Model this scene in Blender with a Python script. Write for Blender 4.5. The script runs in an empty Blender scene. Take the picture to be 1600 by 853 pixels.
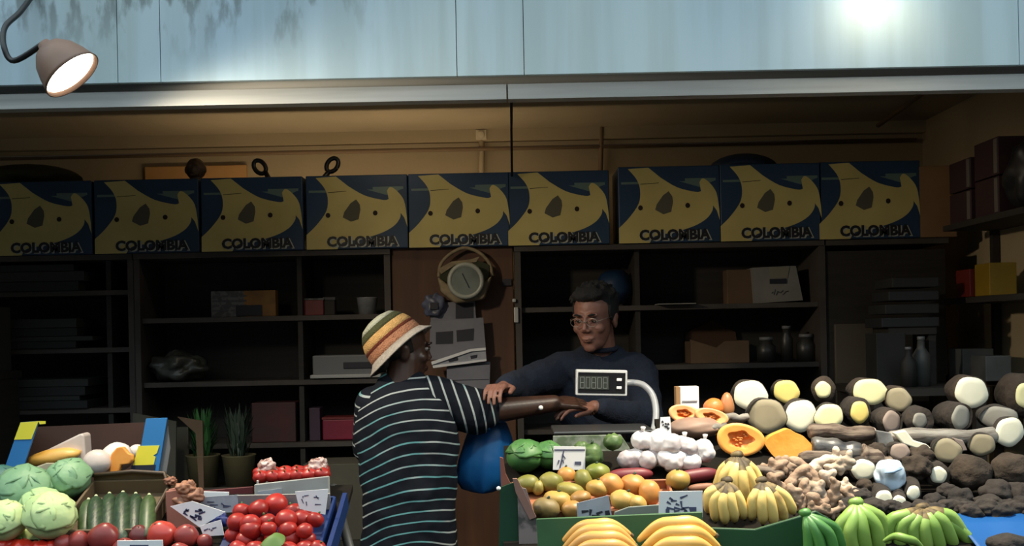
import bpy, bmesh, math, random
from mathutils import Vector, Matrix, noise, geometry
R = math.radians
V = Vector
# ------------------------------------------------------------------ camera, sky, lamps, exposure
F = 1700.0; HY = 520.0; H = 1.65; ROLL = R(1.15)
scene = bpy.context.scene
cam_d = bpy.data.cameras.new('camera'); cam = bpy.data.objects.new('camera', cam_d)
scene.collection.objects.link(cam); scene.camera = cam
cam.location = (0, 0, H); cam.rotation_euler = (R(90), ROLL, 0)
cam_d.sensor_width = 36; cam_d.lens = 36 * F / 1600; cam_d.shift_y = (HY - 426.5) / 1600
cam_d.clip_start = 0.05
scene.view_settings.view_transform = 'Standard'; scene.view_settings.look = 'None'
scene.view_settings.exposure = 0.0; scene.view_settings.gamma = 1.0
scene.view_settings.use_curve_mapping = False
SKY = 1.95          # strength of the overcast sky
LAMP_W = 90.0        # each stall lamp
STRIP_W = 2.5  # added strip lamp behind the cartons
LAMP3_W = 1.5
LAMP2_W = 250.0
BULB_W = 1.9        # added unseen bulb inside the shop
world = bpy.data.worlds.new('world'); scene.world = world; world.use_nodes = True
wt = world.node_tree; wt.nodes.clear()
wo = wt.nodes.new('ShaderNodeOutputWorld'); wb = wt.nodes.new('ShaderNodeBackground')
tc = wt.nodes.new('ShaderNodeTexCoord'); sp = wt.nodes.new('ShaderNodeSeparateXYZ')
cr = wt.nodes.new('ShaderNodeValToRGB')
wt.links.new(tc.outputs['Generated'], sp.inputs[0]); wt.links.new(sp.outputs['Z'], cr.inputs[0])
wt.links.new(cr.outputs[0], wb.inputs[0]); wt.links.new(wb.outputs[0], wo.inputs[0])
wb.inputs[1].default_value = SKY
e = cr.color_ramp.elements
e[0].position = 0.10; e[0].color = (.022, .022, .024, 1)
e[1].position = 0.50; e[1].color = (.78, .93, 1.0, 1)
x = e.new(0.27); x.color = (.05, .06, .065, 1)

C = scene.collection.objects

def P(px, py, Y):
    """point seen at pixel (px, py) at the distance Y"""
    u = (px - 800) / F; v = (HY - py) / F
    c, s = math.cos(ROLL), math.sin(ROLL)
    return V(((u * c + v * s) * Y, Y, H + (-u * s + v * c) * Y))

def mpp(Y): return Y / F

YS = 4.9
ZTOP = P(700, 387, YS).z   # top of the shelves
BZ, BS = 1.03, 0.362            # slope of the display stands
BA = math.atan(BS)
def on_bed(px, py, off=0.0):
    """point where pixel (px, py) meets the sloped stand raised by off"""
    u = (px - 800) / F; v = (HY - py) / F
    c, s = math.cos(ROLL), math.sin(ROLL)
    w = -u * s + v * c
    Y = (BZ + off / math.cos(BA) - 2.75 * BS - H) / (w - BS)
    return P(px, py, Y)

# ------------------------------------------------------------------ materials
MATS = {}
def mat(name, col, rough=.6, col2=None, nscale=6.0, ramp=(.35, .65), bump=0.0, bscale=None, emit=0, metal=0,
        spec=.5, alpha=1, stretch=(1, 1, 1), sss=0, trans=0, detail=4):
    if name in MATS: return MATS[name]
    m = bpy.data.materials.new(name); m.use_nodes = True; nt = m.node_tree
    b = nt.nodes['Principled BSDF']
    b.inputs['Base Color'].default_value = (*col, 1); b.inputs['Roughness'].default_value = rough
    b.inputs['Metallic'].default_value = metal; b.inputs['Specular IOR Level'].default_value = spec
    if sss:
        b.inputs['Subsurface Weight'].default_value = sss; b.inputs['Subsurface Scale'].default_value = .01
    if trans: b.inputs['Transmission Weight'].default_value = trans
    if alpha < 1: b.inputs['Alpha'].default_value = alpha
    if emit:
        b.inputs['Emission Color'].default_value = (*col, 1); b.inputs['Emission Strength'].default_value = emit
    if col2 or bump:
        t = nt.nodes.new('ShaderNodeTexCoord'); mp = nt.nodes.new('ShaderNodeMapping')
        mp.inputs['Scale'].default_value = stretch
        oi = nt.nodes.new('ShaderNodeObjectInfo')
        ad = nt.nodes.new('ShaderNodeVectorMath'); ad.operation = 'ADD'
        cb = nt.nodes.new('ShaderNodeVectorMath'); cb.operation = 'SCALE'; cb.inputs['Scale'].default_value = 37.0
        nt.links.new(oi.outputs['Random'], cb.inputs[0])
        nt.links.new(t.outputs['Object'], mp.inputs[0]); nt.links.new(mp.outputs[0], ad.inputs[0])
        nt.links.new(cb.outputs[0], ad.inputs[1])
        n = nt.nodes.new('ShaderNodeTexNoise'); n.inputs['Scale'].default_value = nscale
        n.inputs['Detail'].default_value = detail
        nt.links.new(ad.outputs[0], n.inputs['Vector'])
        if col2:
            r = nt.nodes.new('ShaderNodeValToRGB')
            r.color_ramp.elements[0].position = ramp[0]; r.color_ramp.elements[1].position = ramp[1]
            r.color_ramp.elements[0].color = (*col, 1); r.color_ramp.elements[1].color = (*col2, 1)
            nt.links.new(n.outputs['Fac'], r.inputs[0]); nt.links.new(r.outputs[0], b.inputs['Base Color'])
        if bump:
            n2 = n
            if bscale:
                n2 = nt.nodes.new('ShaderNodeTexNoise'); n2.inputs['Scale'].default_value = bscale
                nt.links.new(ad.outputs[0], n2.inputs['Vector'])
            bp = nt.nodes.new('ShaderNodeBump'); bp.inputs['Strength'].default_value = bump
            bp.inputs['Distance'].default_value = .01
            nt.links.new(n2.outputs['Fac'], bp.inputs['Height']); nt.links.new(bp.outputs[0], b.inputs['Normal'])
    MATS[name] = m
    return m

# ------------------------------------------------------------------ geometry collector
class G:
    def __init__(s): s.v = []; s.f = []; s.mi = []; s.sm = []
    def add(s, vs, fs, mi=0, M=None, smooth=True):
        b = len(s.v)
        s.v += [(M @ V(p)) if M else V(p) for p in vs]
        s.f += [tuple(i + b for i in f) for f in fs]
        s.mi += [mi] * len(fs); s.sm += [smooth] * len(fs)
        return s
    def box(s, c, d, mi=0, M=None):
        x, y, z = c; a, b, h = d[0] / 2, d[1] / 2, d[2] / 2
        vs = [(x+i*a, y+j*b, z+k*h) for k in (-1, 1) for j in (-1, 1) for i in (-1, 1)]
        return s.add(vs, [(0,2,3,1),(4,5,7,6),(0,1,5,4),(2,6,7,3),(0,4,6,2),(1,3,7,5)], mi, M, False)
    def tube(s, pts, rad, n=12, mi=0, M=None, cap=True, flat=1.0, up=None, smooth=True):
        """swept tube; rad a number or a list; flat squashes the second axis"""
        pts = [V(p) for p in pts]
        if not hasattr(rad, '__len__'): rad = [rad] * len(pts)
        vs = []; prev = None
        for i, p in enumerate(pts):
            t = (pts[min(i+1, len(pts)-1)] - pts[max(i-1, 0)]).normalized()
            if prev is None:
                a = V(up) if up else (V((0,0,1)) if abs(t.z) < .9 else V((1,0,0)))
            else: a = prev
            a = (a - t * a.dot(t)).normalized(); prev = a; bb = t.cross(a)
            for k in range(n):
                th = 2 * math.pi * k / n
                vs.append(p + a * (math.cos(th) * rad[i] * flat) + bb * (math.sin(th) * rad[i]))
        fs = [(i*n+k, i*n+(k+1) % n, (i+1)*n+(k+1) % n, (i+1)*n+k) for i in range(len(pts)-1) for k in range(n)]
        if cap: fs += [tuple(range(n-1, -1, -1)), tuple((len(pts)-1)*n + k for k in range(n))]
        return s.add(vs, fs, mi, M, smooth)
    def lathe(s, prof, n=24, mi=0, M=None, smooth=True):
        vs = []
        for r, z in prof:
            for k in range(n):
                th = 2*math.pi*k/n; vs.append((r*math.cos(th), r*math.sin(th), z))
        fs = [(i*n+k, i*n+(k+1) % n, (i+1)*n+(k+1) % n, (i+1)*n+k) for i in range(len(prof)-1) for k in range(n)]
        return s.add(vs, fs, mi, M, smooth)
    def blob(s, c, r, M=None, amp=0.0, fr=2.0, seed=0, sub=3, mi=0, fn=None):
        bm = bmesh.new(); bmesh.ops.create_icosphere(bm, subdivisions=sub, radius=1)
        off = V((seed*7.13, seed*3.7, seed*1.9)); vs = []
        for q in bm.verts:
            d = q.co.copy(); k = 1 + amp * noise.noise(d * fr + off)
            if fn: k *= fn(d)
            vs.append(V((d.x*r[0]*k + c[0], d.y*r[1]*k + c[1], d.z*r[2]*k + c[2])))
        fs = [tuple(q.index for q in f.verts) for f in bm.faces]; bm.free()
        return s.add(vs, fs, mi, M)
    def prism(s, poly, ext, mi=0, M=None):
        """extrude a planar (maybe concave) polygon of 3D points by the vector ext"""
        poly = [V(p) for p in poly]; n = len(poly); ext = V(ext)
        tri = geometry.tessellate_polygon([poly])
        fs = [tuple(t) for t in tri] + [tuple(i+n for i in reversed(t)) for t in tri]
        fs += [(i, (i+1) % n, (i+1) % n + n, i + n) for i in range(n)]
        s.add(poly + [p + ext for p in poly], fs, mi, M, False)
        return s
    def build(s, name, mats, parent=None, loc=(0, 0, 0), rot=None, fix=True):
        me = bpy.data.meshes.new(name)
        me.from_pydata([tuple(p) for p in s.v], [], s.f)
        me.polygons.foreach_set('material_index', s.mi); me.polygons.foreach_set('use_smooth', s.sm)
        if not isinstance(mats, (list, tuple)): mats = [mats]
        for m in mats: me.materials.append(m)
        if fix:
            bm = bmesh.new(); bm.from_mesh(me); bmesh.ops.recalc_face_normals(bm, faces=bm.faces); bm.to_mesh(me); bm.free()
        me.update()
        o = bpy.data.objects.new(name, me); C.link(o); o.location = loc
        if rot: o.rotation_euler = rot
        if parent: o.parent = parent
        return o

def tag(o, label, cat, group=None, kind=None):
    o['label'] = label; o['category'] = cat
    if group: o['group'] = group
    if kind: o['kind'] = kind
    return o
def empty(name, loc, label, cat, group=None, rot=None):
    o = bpy.data.objects.new(name, None); C.link(o); o.location = loc; o.empty_display_size = .05
    if rot: o.rotation_euler = rot
    return tag(o, label, cat, group)
def struct(o): o['kind'] = 'structure'; return o
def lab(o, t): o['label'] = t; return o
def bev(o, w, seg=2):
    m = o.modifiers.new('bevel', 'BEVEL'); m.width = w; m.segments = seg; m.limit_method = 'ANGLE'; return o
def remesh(o, vox, sm=4):
    m = o.modifiers.new('remesh', 'REMESH'); m.mode = 'VOXEL'; m.voxel_size = vox; m.use_smooth_shade = True
    if sm:
        k = o.modifiers.new('smooth', 'SMOOTH'); k.iterations = sm; k.factor = .5
    return o
def ordn(i, n, side='left'):
    w = ['', 'second', 'third', 'fourth', 'fifth', 'sixth', 'seventh', 'eighth', 'ninth', 'tenth']
    if i == 0: return 'leftmost'
    if i == n - 1: return 'rightmost'
    return w[i] + ' from the left'
def look(d, up=(0, 0, 1)):
    """matrix whose local Z points along d"""
    return V(d).to_track_quat('Z', 'Y').to_matrix().to_4x4()
TEXT = {}
def text_mesh(txt, bold=0.0):
    if (txt, bold) in TEXT: return TEXT[(txt, bold)]
    c = bpy.data.curves.new('t', 'FONT'); c.body = txt; c.size = 1; c.offset = bold; c.resolution_u = 3
    o = bpy.data.objects.new('t', c); C.link(o)
    dg = bpy.context.evaluated_depsgraph_get(); me = o.evaluated_get(dg).to_mesh()
    vs = [v.co.copy() for v in me.vertices]; fs = [tuple(p.vertices) for p in me.polygons]
    bpy.data.objects.remove(o); bpy.data.curves.remove(c)
    x0 = min(v.x for v in vs); x1 = max(v.x for v in vs); y0 = min(v.y for v in vs); y1 = max(v.y for v in vs)
    vs = [V(((v.x-x0)/(x1-x0), (v.y-y0)/(y1-y0), 0)) for v in vs]
    TEXT[(txt, bold)] = (vs, fs); return TEXT[(txt, bold)]

# ------------------------------------------------------------------ palette
m_wall = mat('tan_plaster', (.42, .33, .20), .85, (.35, .275, .165), 1.2, bump=.15, bscale=30)
m_ceil = mat('tan_ceiling', (.40, .32, .20), .9, (.33, .265, .165), 1.5)
m_dark = mat('dark_brown_board', (.032, .027, .022), .7, (.022, .019, .016), 4, stretch=(1, 1, 12))
m_shelf = mat('shelf_edge', (.075, .062, .052), .6, (.05, .042, .035), 6)
m_brown = mat('brown_wood_panel', (.12, .05, .022), .6, (.08, .034, .016), 3, stretch=(6, 1, .6), bump=.1)
m_concrete = mat('asphalt', (.05, .05, .05), .9, (.035, .035, .035), 30, bump=.3)
m_black = mat('black_plastic', (.012, .012, .013), .4)
m_gray = mat('gray_plastic', (.16, .165, .17), .5)
m_white = mat('white_paper', (.8, .8, .8), .7)
m_paperg = mat('grey_paper', (.40, .41, .45), .8, (.3, .31, .34), 20)
m_ink = mat('dark_ink', (.02, .02, .03), .6)
m_yel = mat('carton_yellow', (.62, .52, .19), .55, (.54, .45, .16), 5)
m_blu = mat('carton_blue', (.018, .052, .115), .5, (.014, .042, .09), 5)
m_card = mat('cardboard', (.32, .18, .08), .85, (.26, .145, .065), 5)
m_cardd = mat('cardboard_dark', (.15, .09, .05), .85, (.11, .07, .04), 5)
m_alu = mat('aluminium_rail', (.42, .43, .42), .5, (.3, .31, .3), 3, stretch=(.4, 1, 10), metal=.2)
m_green = mat('green_board', (.015, .09, .03), .6, (.01, .06, .022), 6)

# ------------------------------------------------------------------ setting
def slab(name, x0, x1, y0, y1, z0, z1, m):
    return struct(G().box(((x0+x1)/2, (y0+y1)/2, (z0+z1)/2), (x1-x0, y1-y0, z1-z0)).build(name, m))
slab('floor', -12, 12, -10, 6.5, -.1, 0, m_concrete)
ZC = 2.70
WB, WR, WL = 5.65, 2.15, -3.6
slab('wall_back', WL-.1, WR+.1, WB, WB+.1, 0, ZC+.1, m_wall)
slab('wall_right', WR, WR+.1, 3.56, WB-.001, 0, ZC+.1, m_wall)
slab('wall_left', WL-.1, WL, 3.56, WB-.001, 0, ZC+.1, m_wall)
slab('ceiling', WL+.001, WR-.001, 3.56, WB-.001, ZC, ZC+.1, m_ceil)
# fascia: painted metal panels with rain streaks, a dark underside, and an aluminium rail behind it
FZ = H + 403/F*3.4
def fascia_mat():
    m = bpy.data.materials.new('pale_blue_painted_metal'); m.use_nodes = True; nt = m.node_tree; b = nt.nodes['Principled BSDF']
    b.inputs['Roughness'].default_value = .55
    N = nt.nodes.new; L = nt.links.new
    t = N('ShaderNodeTexCoord')
    def nz(scale, st, detail=5):
        mp = N('ShaderNodeMapping'); mp.inputs['Scale'].default_value = st; L(t.outputs['Object'], mp.inputs[0])
        n = N('ShaderNodeTexNoise'); n.inputs['Scale'].default_value = scale; n.inputs['Detail'].default_value = detail
        L(mp.outputs[0], n.inputs['Vector']); return n
    def ramp(n, a, b_, ca, cb):
        r = N('ShaderNodeValToRGB'); r.color_ramp.elements[0].position = a; r.color_ramp.elements[1].position = b_
        r.color_ramp.elements[0].color = (*ca, 1); r.color_ramp.elements[1].color = (*cb, 1); L(n, r.inputs[0]); return r
    def mul(a, b_, f=1.0):
        x = N('ShaderNodeMix'); x.data_type = 'RGBA'; x.blend_type = 'MULTIPLY'; x.inputs[0].default_value = f
        L(a, x.inputs[6]); L(b_, x.inputs[7]); return x
    base = ramp(nz(1.5, (1, 1, .2)).outputs['Fac'], .35, .65, (.44, .60, .72), (.54, .68, .72))
    streak = ramp(nz(9, (1, 1, .06), 8).outputs['Fac'], .42, .62, (1, 1, 1), (.80, .80, .76))
    sepx = N('ShaderNodeSeparateXYZ'); L(t.outputs['Object'], sepx.inputs[0])
    # dirty left third with fine crazing, growing from the top edge
    left = N('ShaderNodeMapRange'); left.inputs[1].default_value = -.3; left.inputs[2].default_value = -.7
    left.inputs[3].default_value = 0; left.inputs[4].default_value = 1; L(sepx.outputs['X'], left.inputs[0])
    top = N('ShaderNodeMapRange'); top.inputs[1].default_value = FZ + .05; top.inputs[2].default_value = FZ + .32
    L(sepx.outputs['Z'], top.inputs[0])
    fine = ramp(nz(26, (1, 1, .35), 12).outputs['Fac'], .51, .63, (0, 0, 0), (1, 1, 1))
    m1 = N('ShaderNodeMath'); m1.operation = 'MULTIPLY'; L(fine.outputs[0], m1.inputs[0]); L(left.outputs[0], m1.inputs[1])
    m2 = N('ShaderNodeMath'); m2.operation = 'MULTIPLY'; L(m1.outputs[0], m2.inputs[0]); L(top.outputs[0], m2.inputs[1])
    a = mul(base.outputs[0], streak.outputs[0], .8)
    x = N('ShaderNodeMix'); x.data_type = 'RGBA'; L(m2.outputs[0], x.inputs[0]); L(a.outputs[2], x.inputs[6])
    x.inputs[7].default_value = (.16, .20, .20, 1)
    L(x.outputs[2], b.inputs['Base Color'])
    bp = N('ShaderNodeBump'); bp.inputs['Strength'].default_value = .12; bp.inputs['Distance'].default_value = .02
    L(nz(2.2, (1, 1, .4), 2).outputs['Fac'], bp.inputs['Height']); L(bp.outputs[0], b.inputs['Normal'])
    return m
m_fas = fascia_mat()
g = G()
seams = [-4.2] + [P(q, 60, 3.4).x for q in (183, 250, 713, 818, 1592)] + [4.2]
for a, b in zip(seams, seams[1:]):
    g.box(((a+b)/2, 3.41, FZ+.6), (b-a-.0025, .02, 1.2))
g.box((0, 3.47, FZ+.62), (8.4, .095, 1.15), 1)
struct(g.build('trim_1', [m_fas, m_dark]))
g = G().box((-2.1, 3.45, FZ-.047), (4.195, .05, .048)).box((2.1, 3.45, FZ-.047), (4.195, .05, .048))
g.box((-2.1, 3.423, FZ-.069), (4.195, .008, .005)).box((2.1, 3.423, FZ-.069), (4.195, .008, .005)).box((0, 3.49, FZ-.01), (8.4, .05, .05))
struct(g.build('trim_2', m_alu))
# conduits and boards under the ceiling (part of the room)
m_cond = mat('conduit_brown', (.20, .13, .07), .7)
g = G().box((-.7, WB-.03, ZC-.03), (5.8, .05, .06)); struct(g.build('trim_3', m_wall))
g = G()
g.box((0-.1, 4.6, ZC-.02), (4.4, .05, .035))
struct(g.build('trim_4', m_ceil))
g = G().tube([P(1372, 196, 5.5), V((P(1372,196,5.5).x, 3.9, P(1372,196,5.5).z+.08))], .012, 8)
tag(g.build('ceiling_conduit', m_cond), 'thin dark pipe running diagonally under the ceiling at the right', 'pipe')
g = G().box((P(1240, 210, WB).x, WB-.01, 2.52), (.5, .012, .012)).box((P(1452, 210, 5.6).x-.02, WB-.01, 2.52), (.012, .012, .3))
# cables
o = G().tube([P(799, 135, 3.6), P(799, 200, 4.7), P(800, 275, 4.85)], .006, 6).build('power_cable', m_black)
tag(o, 'black cable hanging straight down from the metal rail to the cartons', 'cable')
o = G().tube([P(752, 210, 5.6), P(753, 240, 5.62), P(752, 290, 5.6)], .014, 8).build('wall_conduit', m_wall)
tag(o, 'tan conduit dropping down the back wall below the junction box', 'pipe')
g = G().box((0, 0, 0), (.055, .03, .05)).tube([(0, -.016, 0), (0, -.022, 0)], .018, 12)
o = bev(g.build('junction_box', mat('cream_plastic', (.62, .53, .36), .5), loc=P(752, 211, 5.60)), .006)
tag(o, 'small cream junction box on the tan back wall', 'junction box')
o = G().tube([P(941, 165, 5.6), P(938, 280, 5.6)], .012, 8).build('wall_conduit', m_cond)
tag(o, 'brown vertical pipe on the back wall right of the black cable', 'pipe')
o = G().tube([(-3.5, WB-.05, 2.60), (2.1, WB-.05, 2.60)], .011, 8).build('wall_conduit', m_cond)
tag(o, 'long horizontal brown pipe along the back wall under the ceiling', 'pipe')
o = G().box((0, 0, 0), (.10, .012, .012)).box((.05, 0, 0), (.02, .018, .018)).build('wall_bracket', m_black, loc=P(836, 216, 5.62))
tag(o, 'short black bracket on the wall beside the black cable', 'bracket')

# added bulb for warm light inside the shop, hidden behind the fascia rail
e_ = empty('added_ceiling_bulb', (-.55, 4.35, ZC), 'added small warm bulb hidden under the shop ceiling behind the metal rail', 'lamp')
G().lathe([(0, 0), (.03, 0), (.03, -.02), (.014, -.025), (.014, -.04), (0, -.04)], 16).build('bulb_holder', m_black, e_)
G().blob((0, 0, -.06), (.024, .024, .027)).build('bulb', mat('warm_bulb_glass', (1, .72, .42), .3, emit=6), e_)
ld = bpy.data.lights.new('added_bulb_light', 'POINT'); ld.energy = BULB_W; ld.color = (1, .84, .62); ld.shadow_soft_size = .05
lo = bpy.data.objects.new('added_bulb_light', ld); C.link(lo); lo.location = (0, 0, -.12); lo.parent = e_

e_ = empty('added_strip_lamp', (P(560, 250, 5.22).x, 5.215, ZTOP+.001), 'added slim warm strip lamp hidden behind the cartons to light the back wall', 'lamp')  # added hidden strip that puts the warm glow on the back wall
bev(G().box((0, 0, .02), (1.65, .06, .04)).build('lamp_housing', m_gray, e_), .004)
bev(G().box((0, 0, .048), (1.6, .04, .012)).build('lamp_tube', mat('warm_bulb_glass', (1, .72, .42)), e_), .003)
ld = bpy.data.lights.new('added_strip_light', 'AREA'); ld.shape = 'RECTANGLE'; ld.size = 1.6; ld.size_y = .04; ld.energy = STRIP_W; ld.color = (1, .80, .54)
lo = bpy.data.objects.new('added_strip_light', ld); C.link(lo); lo.location = (0, 0, .06); lo.rotation_euler = (R(180), 0, 0); lo.parent = e_
# ------------------------------------------------------------------ outdoor stall lamps
m_shade = mat('brown_enamel', (.26, .15, .10), .5, (.20, .115, .08), 8)
m_lens = mat('glowing_lamp_glass', (1, .95, .80), .3, emit=9)
def lamp(loc, d, arm, label, watts, col, cone=140):
    e = empty('street_stall_lamp', loc, label, 'lamp', 'lamps fixed over the stall front')
    M = look(d)
    prof = [(.0, -.115), (.018, -.113), (.022, -.10), (.045, -.088), (.066, -.06), (.077, -.03), (.085, 0), (.089, .012), (.086, .012), (.079, -.01), (.06, -.05), (0, -.06)]
    G().lathe(prof, 36, M=M).build('lamp_shade', m_shade, e)
    G().lathe([(0, .012), (.03, .010), (.06, .006), (.080, .0), (.080, -.004), (0, -.004)], 30, M=M).build('lamp_glass', m_lens, e)
    G().tube([V(p) - V(loc) for p in arm], .0085, 10).build('lamp_arm', m_black, e)
    ld = bpy.data.lights.new('lamp_light', 'SPOT'); ld.spot_size = R(cone); ld.spot_blend = 1.0; ld.shadow_soft_size = .06; ld.energy = watts; ld.color = col
    lo = bpy.data.objects.new('lamp_light', ld); C.link(lo); lo.parent = e
    lo.matrix_local = Matrix.Translation(V(d).normalized() * .07) @ look(-V(d))
    return e
def smooth_path(pts, n=6):
    pts = [V(p) for p in pts]; out = []
    for i in range(len(pts)-1):
        p0 = pts[max(i-1, 0)]; p1 = pts[i]; p2 = pts[i+1]; p3 = pts[min(i+2, len(pts)-1)]
        for k in range(n):
            t = k/n
            out.append(.5*((2*p1) + (p2-p0)*t + (2*p0-5*p1+4*p2-p3)*t*t + (3*p1-p0-3*p2+p3)*t**3))
    out.append(pts[-1]); return out
LY = 3.12
lc = P(109, 113, LY)
dd = V((.66, -.01, -.75)).normalized()
back = lc - dd * .112
arm = smooth_path([P(58, -18, 3.40), P(32, 18, 3.30), P(8, 42, 3.24), P(6, 72, 3.20), P(22, 95, 3.19), back])
lamp(lc, dd, arm, 'brown lit stall lamp on a curved black arm in front of the blue fascia', LAMP_W, (1, .83, .60), 165)
l2 = P(1300, -78, 2.98); d2 = V((-.10, -.10, -1)).normalized(); b2 = l2 - d2*.112  # added lamp above the view, brightens the produce
lamp(l2, d2, smooth_path([b2, b2+V((0, .03, .10)), b2+V((0, .20, .16)), b2+V((0, .37, .16))]), 'added stall lamp out of view over the yams, left of the warm glow', LAMP2_W, (1, .88, .66), 122)
l3 = P(1398, -62, 3.20); d3 = V((0, .62, -.5)).normalized(); b3 = l3 - d3*.112
lamp(l3, d3, smooth_path([b3, b3+V((0, -.02, .10)), b3+V((0, .10, .20)), b3+V((0, .25, .20))]), 'small stall lamp turned to the fascia, making the warm glow at its right end', LAMP3_W, (1, .74, .40), 150)

# ------------------------------------------------------------------ shelf unit and cartons


def shelf_unit(name, px0, px1, tops, divs, label, bot=0.0, ytop=393):
    z_top = ZTOP; x0 = P(px0, 480, YS).x; x1 = P(px1, 480, YS).x; D = .36
    e = empty(name, ((x0+x1)/2, YS + D/2, 0), label, 'shelf')
    cx = (x0+x1)/2
    def b(nm, c, d, m=m_shelf): return G().box((c[0]-cx, c[1]-(YS+D/2), c[2]), d).build(nm, m, e)
    b('back_panel', (cx, YS+D, z_top/2), (x1-x0, .012, z_top-.02), m_dark)
    for x in [x0, x1]: b('side_panel', (x, YS+D/2, z_top/2-.005), (.028, D, z_top-.03))
    for x in divs:
        X = P(x, 480, YS).x; b('divider', (X, YS+.02+D/2, z_top/2-.005), (.022, D-.04, z_top-.03), m_dark)
    b('top_board', (cx, YS+D/2, z_top-.012), (x1-x0+.03, D+.02, .024))
    zs = []
    for y in tops:
        z = P(cx*F/YS+800, y, YS).z; zs.append(z)
        b('shelf_board', (cx, YS+.01+D/2, z-.011), (x1-x0-.03, D-.03, .022))
    return e, z_top, zs
su1, ZT, z1 = shelf_unit('shelf_unit', 214, 606, (494, 595, 693), (466,), 'tall dark brown shelf unit with three shelves left of the brown panel')
su2, ZT2, z2 = shelf_unit('shelf_unit', 810, 1286, (476, 570, 668), (998,), 'wide dark brown shelf unit behind the man in the blue sweater')
su3, ZT3, z3 = shelf_unit('shelf_unit', -70, 205, (455, 545, 640), (165,), 'dark shelf unit at the far left filled with folded cartons')
# brown panel between the two units
x0, x1 = P(612, 480, YS).x, P(803, 480, YS).x
o = G().box(((x0+x1)/2, YS+.12, 1.03), (x1-x0, .2, 2.05)).build('wood_panel', m_brown)
bev(o, .004); tag(o, 'reddish brown wooden panel behind the hanging scale', 'panel')
o = G().box((0, 0, 0), (.04, .012, .03)).build('wall_plug', m_ink, loc=P(792, 441, YS+.01)); tag(o, 'small dark knot plate on the brown panel right of the scale', 'plate')
g = G().box((0, 0, 0), (.02, .015, .07)).box((-.008, -.004, .065), (.016, .014, .016)); o = bev(g.build('cabinet_latch', mat('pale_metal', (.55, .55, .52), .4, metal=.5), loc=V((P(808, 492, YS).x-.004, YS-.006, P(808, 492, YS).z))), .003)
tag(o, 'small pale metal latch on the edge of the right shelf unit', 'latch')

# cartons
m_prlet = mat('carton_black_print', (.012, .012, .014), .5); m_prwh = mat('carton_white_print', (.45, .47, .42), .5)
m_hole = mat('carton_hole_liner', (.10, .095, .07), .8); m_dot = mat('carton_vent_dark', (.02, .008, .008), .8)
m_strip = mat('carton_lid_edge_sheen', (.13, .2, .18), .35)  # pale stripes: lid edge and its light reflections put into the colour
CW, CH, CD = .455, .330, .28
def curve_pts(pts): return smooth_path([V((x, 0, y)) for x, y in pts], 5)
def carton(px, pyb, label, w=CW, h=CH, rot=0, Y=YS-.03, dy=0):
    e = empty('banana_carton', P(px, pyb, Y), label, 'carton', 'blue and yellow cartons on top of the shelves', rot=(0, R(dy), R(rot)))
    g = G().box((0, CD/2, h/2), (w, CD, h))
    bev(g.build('carton_body', m_blu, e), .004, 2)
    # printed front (yellow figure with hand hole and vents), coordinates in the unit square, y up
    T = lambda L: [(x*w - w/2, 0, y*h) for x, y in L]
    left = [(0.0, .0), (0.0, .20), (.10, .33), (.20, .52), (.215, .70), (.18, .84), (.10, .97), (.08, .985)]
    top = [(.30, .985)]
    right = [(.42, .85), (.58, .72), (.76, .655), (.815, .665), (.80, .78), (.835, .83), (.90, .77), (.965, .64), (.99, .42), (.995, .28), (.965, .41), (.93, .475), (.92, .40), (.86, .30), (.74, .21), (.55, .135), (.36, .09), (.30, 0.0)]
    c = lambda L: [(p.x, p.z) for p in smooth_path([V((a, 0, b)) for a, b in L], 4)]
    poly = left[:2] + c(left[1:7])[1:] + top + c(right[:4])[0:] + c(right[4:9])[0:] + right[9:12] + c(right[11:])[1:]
    g = G().prism([(x, -.0012, z) for x, _, z in T(poly)], (0, .002, 0), 0)
    hole = [(.36, .43), (.375, .50), (.44, .62), (.495, .67), (.53, .60), (.535, .53), (.515, .40), (.44, .37)]
    g.prism([(x, -.0022, z) for x, _, z in T(hole)], (0, .002, 0), 1)
    for cx, cy in ((.215, .46), (.68, .48)):
        g.prism([(x, -.0022, z) for x, _, z in T([(cx+.024*math.cos(a*.785), cy+.035*math.sin(a*.785)) for a in range(8)])], (0, .002, 0), 2)
    for a, b, c_, d in ((.03, .225, .77, .80), (.66, .96, .80, .835)):
        g.prism([(x, -.0008, z) for x, _, z in T([(a, c_), (b, c_), (b, d), (a, d)])], (0, .002, 0), 3)
    g.prism([(x, -.0006, z) for x, _, z in T([(.60, .80), (.95, .80), (.80, .72)])], (0, .002, 0), 3)
    g.prism([(x, -.0017, z) for x, _, z in T([(.22, .765), (.40, .78), (.40, .786), (.22, .773)])], (0, .002, 0), 2)
    g.build('carton_print', [m_yel, m_hole, m_dot, m_strip], e)
    vs, fs = text_mesh('COLOMBIA', .05)
    g = G(); M = Matrix.Translation((-w/2 + .20*w, -.0035, .03*h)) @ Matrix.Diagonal((.70*w, 1, .145*h, 1))
    R90 = Matrix.Rotation(R(90), 4, 'X')
    g.add(vs, fs, 0, Matrix.Translation((.007, .0008, -.004)) @ M @ R90, False); g.add(vs, fs, 1, M @ R90, False)
    lab(g.build('carton_lettering', [m_prwh, m_prlet], e, fix=False), 'black letters with pale shadow')
    return e
CX = [(65, 395), (230, 392), (395, 397.5), (559, 394), (719, 388), (874, 384), (1047, 379), (1206, 371), (1360, 362)]
for i, (px, py) in enumerate(CX):
    w = CW + (.012 if i in (1,) else 0)
    cc = carton(px, py, 'blue and yellow banana carton, ' + ordn(i, 9) + ' on top of the shelves', w, CH + (.002*i if i > 5 else 0), rot=0)
    cc.location.z = ZT + .001
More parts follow.
